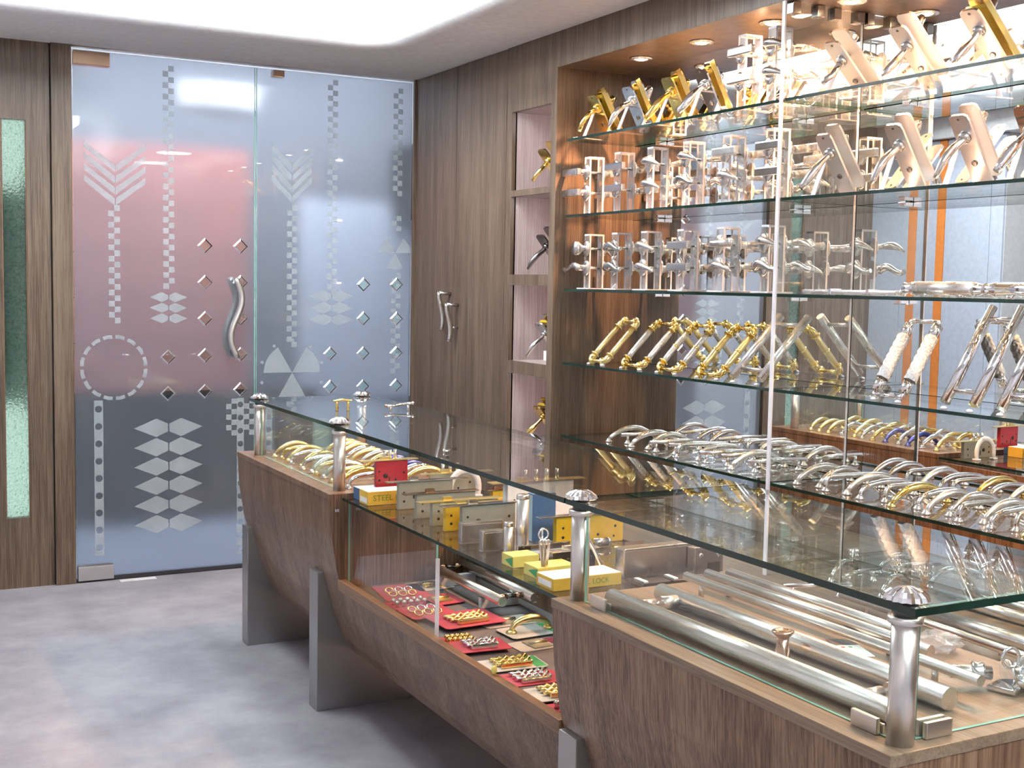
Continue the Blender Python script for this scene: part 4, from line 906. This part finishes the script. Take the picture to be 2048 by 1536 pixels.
# ================================================================== LOWER TRAY: CARDS AND LADDER PULL
ZK = .4605
def card(px, py, w_, h_, rz, mat, goods, gmat, label, top=0, strip=None, dx=0):
    p = pz(px, py, ZK+top); t = thing('hardware_card', label, 'blister card', (max(p.x+dx, 1.402+w_*.52), max(2.31+h_*.6, min(p.y, 3.70-h_*.6)), ZK+.0004+top), rz)
    pts = [(-w_/2+.008, -h_/2), (w_/2-.008, -h_/2), (w_/2, -h_/2+.008), (w_/2, h_/2-.008), (w_/2-.008, h_/2), (-w_/2+.008, h_/2), (-w_/2, h_/2-.008), (-w_/2, -h_/2+.008)]
    MB().prism(pts, (0, 0, 0), (1, 0, 0), (0, 1, 0), (0, 0, .0018)).build('card', mat, t)
    if strip: box((w_/2-.035, -h_/2+.004, .0019), (w_/2-.004, h_/2-.004, .0023)).build('printed_strip', strip, t)
    g = .0024
    if goods == 'rings':
        for k in range(6): MB().tube(arc((-w_*.28+.026*(k % 3)*1.2, -h_*.22+.032*(k//3)*1.4, g+.008), .0125, 0, 2*math.pi, 16, (1, 0, 0), (0, .9, .45))[:-1], .0028, 8, close=True).build('ring', gmat if k < 4 else 'chrome', t)
    elif goods == 'chain':
        for k in range(3):
            MB().tube([(-w_*.3+w_*.6*i/11, -h_*.15+.022*k+.004*math.sin(i*2.2+k), g+.006+.003*math.sin(i*3)) for i in range(12)], [.004+.0025*(i % 2) for i in range(12)], 8).build('guard_bar', gmat, t)
        MB().cbox((-w_*.25, -h_*.36, g), (w_*.25, -h_*.27, g+.012), .003).build('bolt', gmat, t)
    elif goods == 'knobs':
        for k in range(10): MB().lathe([(.007, 0), (.0045, .006), (.0085, .013), (.005, .019), (0, .0195)], (-w_*.3+w_*.6*(k % 5)/4, -h_*.2+.03*(k//5), g), n=10).build('knob', gmat, t)
    elif goods == 'hinge':
        for k in (-1, 1): MB().cbox((-.03, k*.019-.017, g), (.03, k*.019+.017, g+.003), .001).build('hinge_leaf', gmat, t)
        MB().cyl((-.03, 0, g+.005), (.03, 0, g+.005), .0048, 10).build('knuckle', gmat, t)
    else:
        MB().tube(bez([(-w_*.36, 0, g+.006), (-w_*.3, .01, g+.045), (w_*.3, -.01, g+.045), (w_*.36, 0, g+.006)], 12), [.008, .008, .009, .010, .011, .0115, .012, .0115, .011, .010, .009, .008, .008], 10).build('handle', gmat, t)
        for s in (-1, 1): MB().lathe([(.017, 0), (.015, .004), (.009, .008)], (s*w_*.36, 0, g), n=14).build('foot', gmat, t)
    return t
card(775, 1168, .155, .20, -.12, 'card_red', 'rings', 'brass', 'red card of gold and chrome rings in the tray corner by the walnut end panel')
card(840, 1165, .13, .12, .1, 'card_grey', 'hinge', 'brass', 'grey card with a brass hinge beside the ring card', .0, dx=.01)
card(785, 1214, .15, .09, .0, 'card_red', 'knobs', 'nickel', 'red card of small nickel knobs in front of the ring card', .004, dx=.03)
card(880, 1200, .12, .12, .1, 'card_red', 'hinge', 'satin_brass', 'red card with a dull gold hinge plate under the slanted pane', .004)
card(855, 1225, .15, .12, .05, 'card_red', 'rings', 'brass', 'red card of brass rings in a row under the slanted pane', .008)
card(930, 1238, .20, .16, .05, 'card_red', 'chain', 'satin_brass', 'large red card with antique gold chain guard', .012)
card(1000, 1245, .17, .10, .0, 'card_grey', 'hinge', 'zinc', 'grey card with a zinc hinge under the ladder pull end', .0, dx=.02)
card(955, 1292, .15, .11, -.1, 'card_red', 'chain', 'chrome', 'bright red card with chrome door chain', .010)
card(915, 1285, .10, .10, -.15, 'card_red', 'knobs', 'brass', 'dark red card with a brass catch, half under the chrome chain card', .0)
card(1060, 1262, .17, .11, .05, 'card_grey', 'handle', 'satin_brass', 'grey card with a big antique gold handle and green strip', .004, 'card_green')
card(1075, 1290, .15, .09, .05, 'card_grey', 'hinge', 'zinc', 'grey card with red corner behind the chrome chain card', .0, 'card_red')
card(1015, 1330, .17, .10, -.08, 'card_grey', 'chain', 'brass', 'white card with brass door chain and green strip', .004, 'card_green')
card(1060, 1358, .16, .10, -.08, 'card_red', 'chain', 'chrome', 'dark red card with chrome door chain beside the near counter', .0)
card(1075, 1393, .17, .10, -.08, 'card_grey', 'chain', 'satin_brass', 'white card with gold chain beside the near counter', .006)
card(1105, 1425, .13, .09, -.08, 'card_red', 'knobs', 'nickel', 'red card tucked against the near counter end', .0)
t = thing('ladder_pull', 'long twin-tube steel pull joined by copper-toned rungs, lying in the tray', 'pull handle', (1.68, 3.2, ZK+.016))
for x in (0, .11): MB().tube([(x, -.02, .034), (x, .50, .034)], .0155, 16).build('tube', 'tube_steel', t)
for y in (.03, .46):
    MB().cyl((.0155, y, .034), (.0945, y, .034), .006, 10).build('rung', 'gunmetal', t)
    for x in (.016, .070): MB().cyl((x, y, .034), (x+.024, y, .034), .009, 12).build('rung_sleeve', 'bronze', t)
for y in (.1, .4): MB().cbox((-.01, y, -.0158), (.12, y+.02, .0184), .002).build('cradle', 'acrylic_edge', t)
p = pz(972, 1352, .4905); o = MB().ball((0, 0, .012), .012, 10, (.7, .5, 1)).build('plastic_plug', 'lemon'); o.location = (1.372, p.y, .4905); tag(o, 'small yellow and white plastic plug on the tray lip', 'plug')

# ================================================================== FAR CASE: PILE OF BOW PULLS
FM = ['brass', 'satin_brass', 'brass', 'nickel', 'blue_enamel', 'satin_brass', 'chrome', 'satin', 'brass']
FN = {'brass': 'brass', 'satin_brass': 'dull gold', 'nickel': 'nickel', 'blue_enamel': 'blue', 'chrome': 'chrome', 'satin': 'steel'}
for r_ in range(12):
    for c_ in range(2):
        k = r_*2+c_; mt = random.choice(['brass', 'satin_brass', 'satin_brass', 'brass', 'nickel', 'satin', 'chrome'])
        if c_ == 1 and r_ in (2, 4): mt = 'blue_enamel'
        put_bow('low' if k % 4 else 'low_swan', mt, (1.503+.205*c_+random.uniform(-.006, .006), 3.80+.072*r_+random.uniform(-.006, .006), ZT+.001), random.uniform(-.14, .14),
                '%s bow pull, case by the doors, %s row from red lock, %s side' % (FN[mt], ORD[r_], ('customer', 'mirror')[c_]), 'pulls in the far glass case', .165)
# on the counter glass top
ZZ = .9887
p = pz(685, 822, ZZ); t = thing('hexagon_pull', 'small gold double-bead cabinet pull on the counter glass top', 'pull handle', p)
MB().tube(bez([(-.036, 0, .038), (-.018, 0, .032), (0, 0, .052), (.018, 0, .032), (.036, 0, .038)], 12), [.0025, .003, .0035, .004, .0045, .0045, .0045, .0045, .0045, .004, .0035, .003, .0025], 8).build('bow', 'brass', t)
for x in (-.021, .021): MB().lathe([(.006, 0), (.004, .005), (.0065, .012), (.004, .019), (.006, .026), (.0035, .034)], (x, 0, 0), n=12).build('beaded_foot', 'brass', t)
p = pz(798, 820, ZZ); t = thing('wavy_pull', 'chrome wavy cabinet pull on the counter glass top', 'pull handle', p)
MB().tube(bez([(-.05, 0, .016), (-.02, -.02, .016), (.01, .02, .02), (.055, 0, .024)], 12), .0048, 8).build('grip', 'chrome', t)
for x in (-.034, .034): MB().cyl((x, -.003, 0), (x, -.003, .016), .004, 8).build('foot', 'chrome', t)
MB().ball((-.05, 0, .016), .007, 10).build('end_ball', 'bronze', t); MB().ball((.055, 0, .024), .006, 10).build('end_ball', 'chrome', t)

# ================================================================== NEAR CASE: LONG TUBES
ZN = ZT+.0006
def tube_pull(pa, pb_, r_, label, zc, feet=(), mat='tube_steel', name='tube_pull', zf=ZN):
    a, b_ = pz(*pa, zc), pz(*pb_, zc); t = thing(name, label, 'tube handle', V((a.x+b_.x)/2, (a.y+b_.y)/2, zf)); o_ = t.location
    MB().tube([a-o_, b_-o_], r_, 22).build('tube', mat, t)
    for u in feet:
        q = a.lerp(b_, u); MB().cyl((q.x-o_.x, q.y-o_.y, 0), (q.x-o_.x, q.y-o_.y, zc-zf), r_*.62, 12).build('standoff', 'satin', t)
    return t, a, b_
zc = ZN+.0200
t, a, b_ = tube_pull((1224, 1195), (1788, 1425), .0195, 'thick brushed steel tube pull along the front pane', zc)
t2, a2, b2 = tube_pull((1322, 1184), (1900, 1398), .0195, 'thick brushed steel tube pull behind the front one', zc)
for u, nm in ((.10, 0), (.90, 1)):
    q = a.lerp(b_, u); q2 = a2.lerp(b2, u); o_ = t.location; n_ = (q2-q).normalized(); ln = (q2-q).length
    MB().cyl(q+n_*.018-o_, q+n_*(ln*.42)-o_, .011, 14).build('connector', 'steel', t)
    o2 = t2.location; MB().cyl(q2-n_*.018-o2, q2-n_*(ln*.45)-o2, .0135, 14).build('connector', 'steel', t2)
    MB().cyl(q+n_*(ln*.42)-o_, q+n_*(ln*.54)-o_, .005, 10).build('threaded_rod', 'chrome', t)
tube_pull((1372, 1152), (1962, 1362), .0098, 'slim steel tube pull, first behind the thick tubes', ZN+.040, (.07, .88))
tube_pull((1415, 1147), (1862, 1302), .0110, 'slim steel tube pull, second behind the thick tubes', ZN+.034, (.12, .85))
tube_pull((1458, 1145), (1790, 1258), .0110, 'slim steel tube pull along the back of the case', ZN+.030, (.1, .9))
p = pz(1564, 1322, ZN); t = thing('door_viewer', 'copper-toned door viewer with flared rim standing before the thick tubes', 'door viewer', p)
MB().lathe([(.0155, 0), (.0155, .004), (.014, .006), (.0135, .024), (.0115, .026), (.0115, .046)], (0, 0, 0), n=20).build('barrel', 'bronze', t)
MB().lathe([(.0115, .046), (.016, .049), (.0205, .054), (.0205, .057), (.015, .0575), (.010, .0545)], (0, 0, 0), n=24).build('flange', 'bronze', t)
p = pz(1705, 1300, ZN); t = thing('price_tag', 'white tag with black end under the slim tubes', 'tag', (p.x, p.y, ZN), -.35)
MB().box((-.025, -.045, 0), (.025, .028, .0012)).build('paper', 'carton_white', t); MB().box((-.025, .0282, 0), (.025, .07, .0012)).build('dark_end', 'black', t)
for k, mt in enumerate(('lock_red', 'card_green')): MB().lathe([(.004, .0013), (.004, .0018), (0, .0018)], (-.012+.014*k, .015, 0), n=10).build('printed_dot', mt, t)
# crumpled clear bag
p = pz(1875, 1302, ZN); bm = bmesh.new(); bmesh.ops.create_icosphere(bm, subdivisions=3, radius=1)
for v in bm.verts:
    q = 1+.22*math.sin(7*v.co.x+3*v.co.y)+.16*math.sin(9*v.co.z+5*v.co.x)+random.uniform(-.06, .06); v.co = V(v.co.x*.042*q, v.co.y*.035*q, max(0, .018+v.co.z*.018*q))
me = bpy.data.meshes.new('plastic_bag'); bm.to_mesh(me); bm.free(); me.materials.append(MATS['bag_film'])
o = bpy.data.objects.new('plastic_bag', me); COL.objects.link(o); o.location = p; tag(o, 'crumpled clear plastic bag between the slim tubes', 'bag')
# chrome knob set with key ring
p = pz(2010, 1378, ZN); t = thing('knob_lock', 'polished chrome knob lock with keys and ring beside the case end pane', 'lock', (p.x, p.y, ZN), .3)
MB().lathe([(.024, 0), (.024, .006), (.016, .012), (.017, .022), (.026, .032), (.028, .045), (.020, .055), (0, .057)], (.0, .0, .028), (.75, -.6, .1), 20).build('knob', 'chrome', t)
MB().tube([(-.012, .02, .026), (-.055, .075, .026)], .012, 14).build('spindle_housing', 'satin', t)
MB().lathe([(.017, 0), (.020, .006), (.017, .012), (.020, .018), (.014, .022)], (-.02, .03, .026), (-.6, .75, 0), 18).build('collar', 'chrome', t)
MB().tube(arc((-.012, -.012, .060), .017, 0, 2*math.pi, 22, (.8, -.5, 0), (0, 0, 1))[:-1], .003, 8, close=True).build('ring', 'chrome', t)
MB().tube(bez([(-.01, -.02, .02), (.03, -.06, .012), (.09, -.05, .012), (.12, -.03, .016)], 10), [.011, .012, .013, .013, .013, .012, .012, .011, .010, .010, .009], 12).build('lever', 'chrome', t)
MB().cbox((-.03, -.03, 0), (.02, .02, .010), .003).build('base', 'chrome', t)

# ================================================================== LEDGE UNDER THE SHELVES
ZL = .5166
tube_pull((1862, 1228), (2110, 1306), .020, 'thick steel tube pull lying on the low cabinet top', ZL+.0205, (), zf=ZL)
tube_pull((1880, 1190), (2110, 1256), .018, 'steel tube pull lying behind the thick tube on the low cabinet', ZL+.0185, (), zf=ZL)
tube_pull((1682, 1188), (2100, 1330), .0115, 'slim steel tube pull at the front of the low cabinet top', ZL+.035, (.15, .8), zf=ZL)
p = pz(1632, 1195, ZL); put_bow('rail', 'chrome', (p.x, p.y, ZL), -.35, 'chrome straight-railed pull on the low cabinet beside the slim tube', None, .17)
for k, (px, py) in enumerate(((1740, 1150), (1850, 1150), (1990, 1160))):
    p = pz(px, py, ZL); put_bow(['arc', 'rail', 'arc'][k], 'chrome', (min(p.x, 2.83), p.y, ZL), .2, 'chrome %s pull on the low cabinet, %s past the divider' % (['arched', 'railed', 'arched'][k], ORD[k]), None, .15)
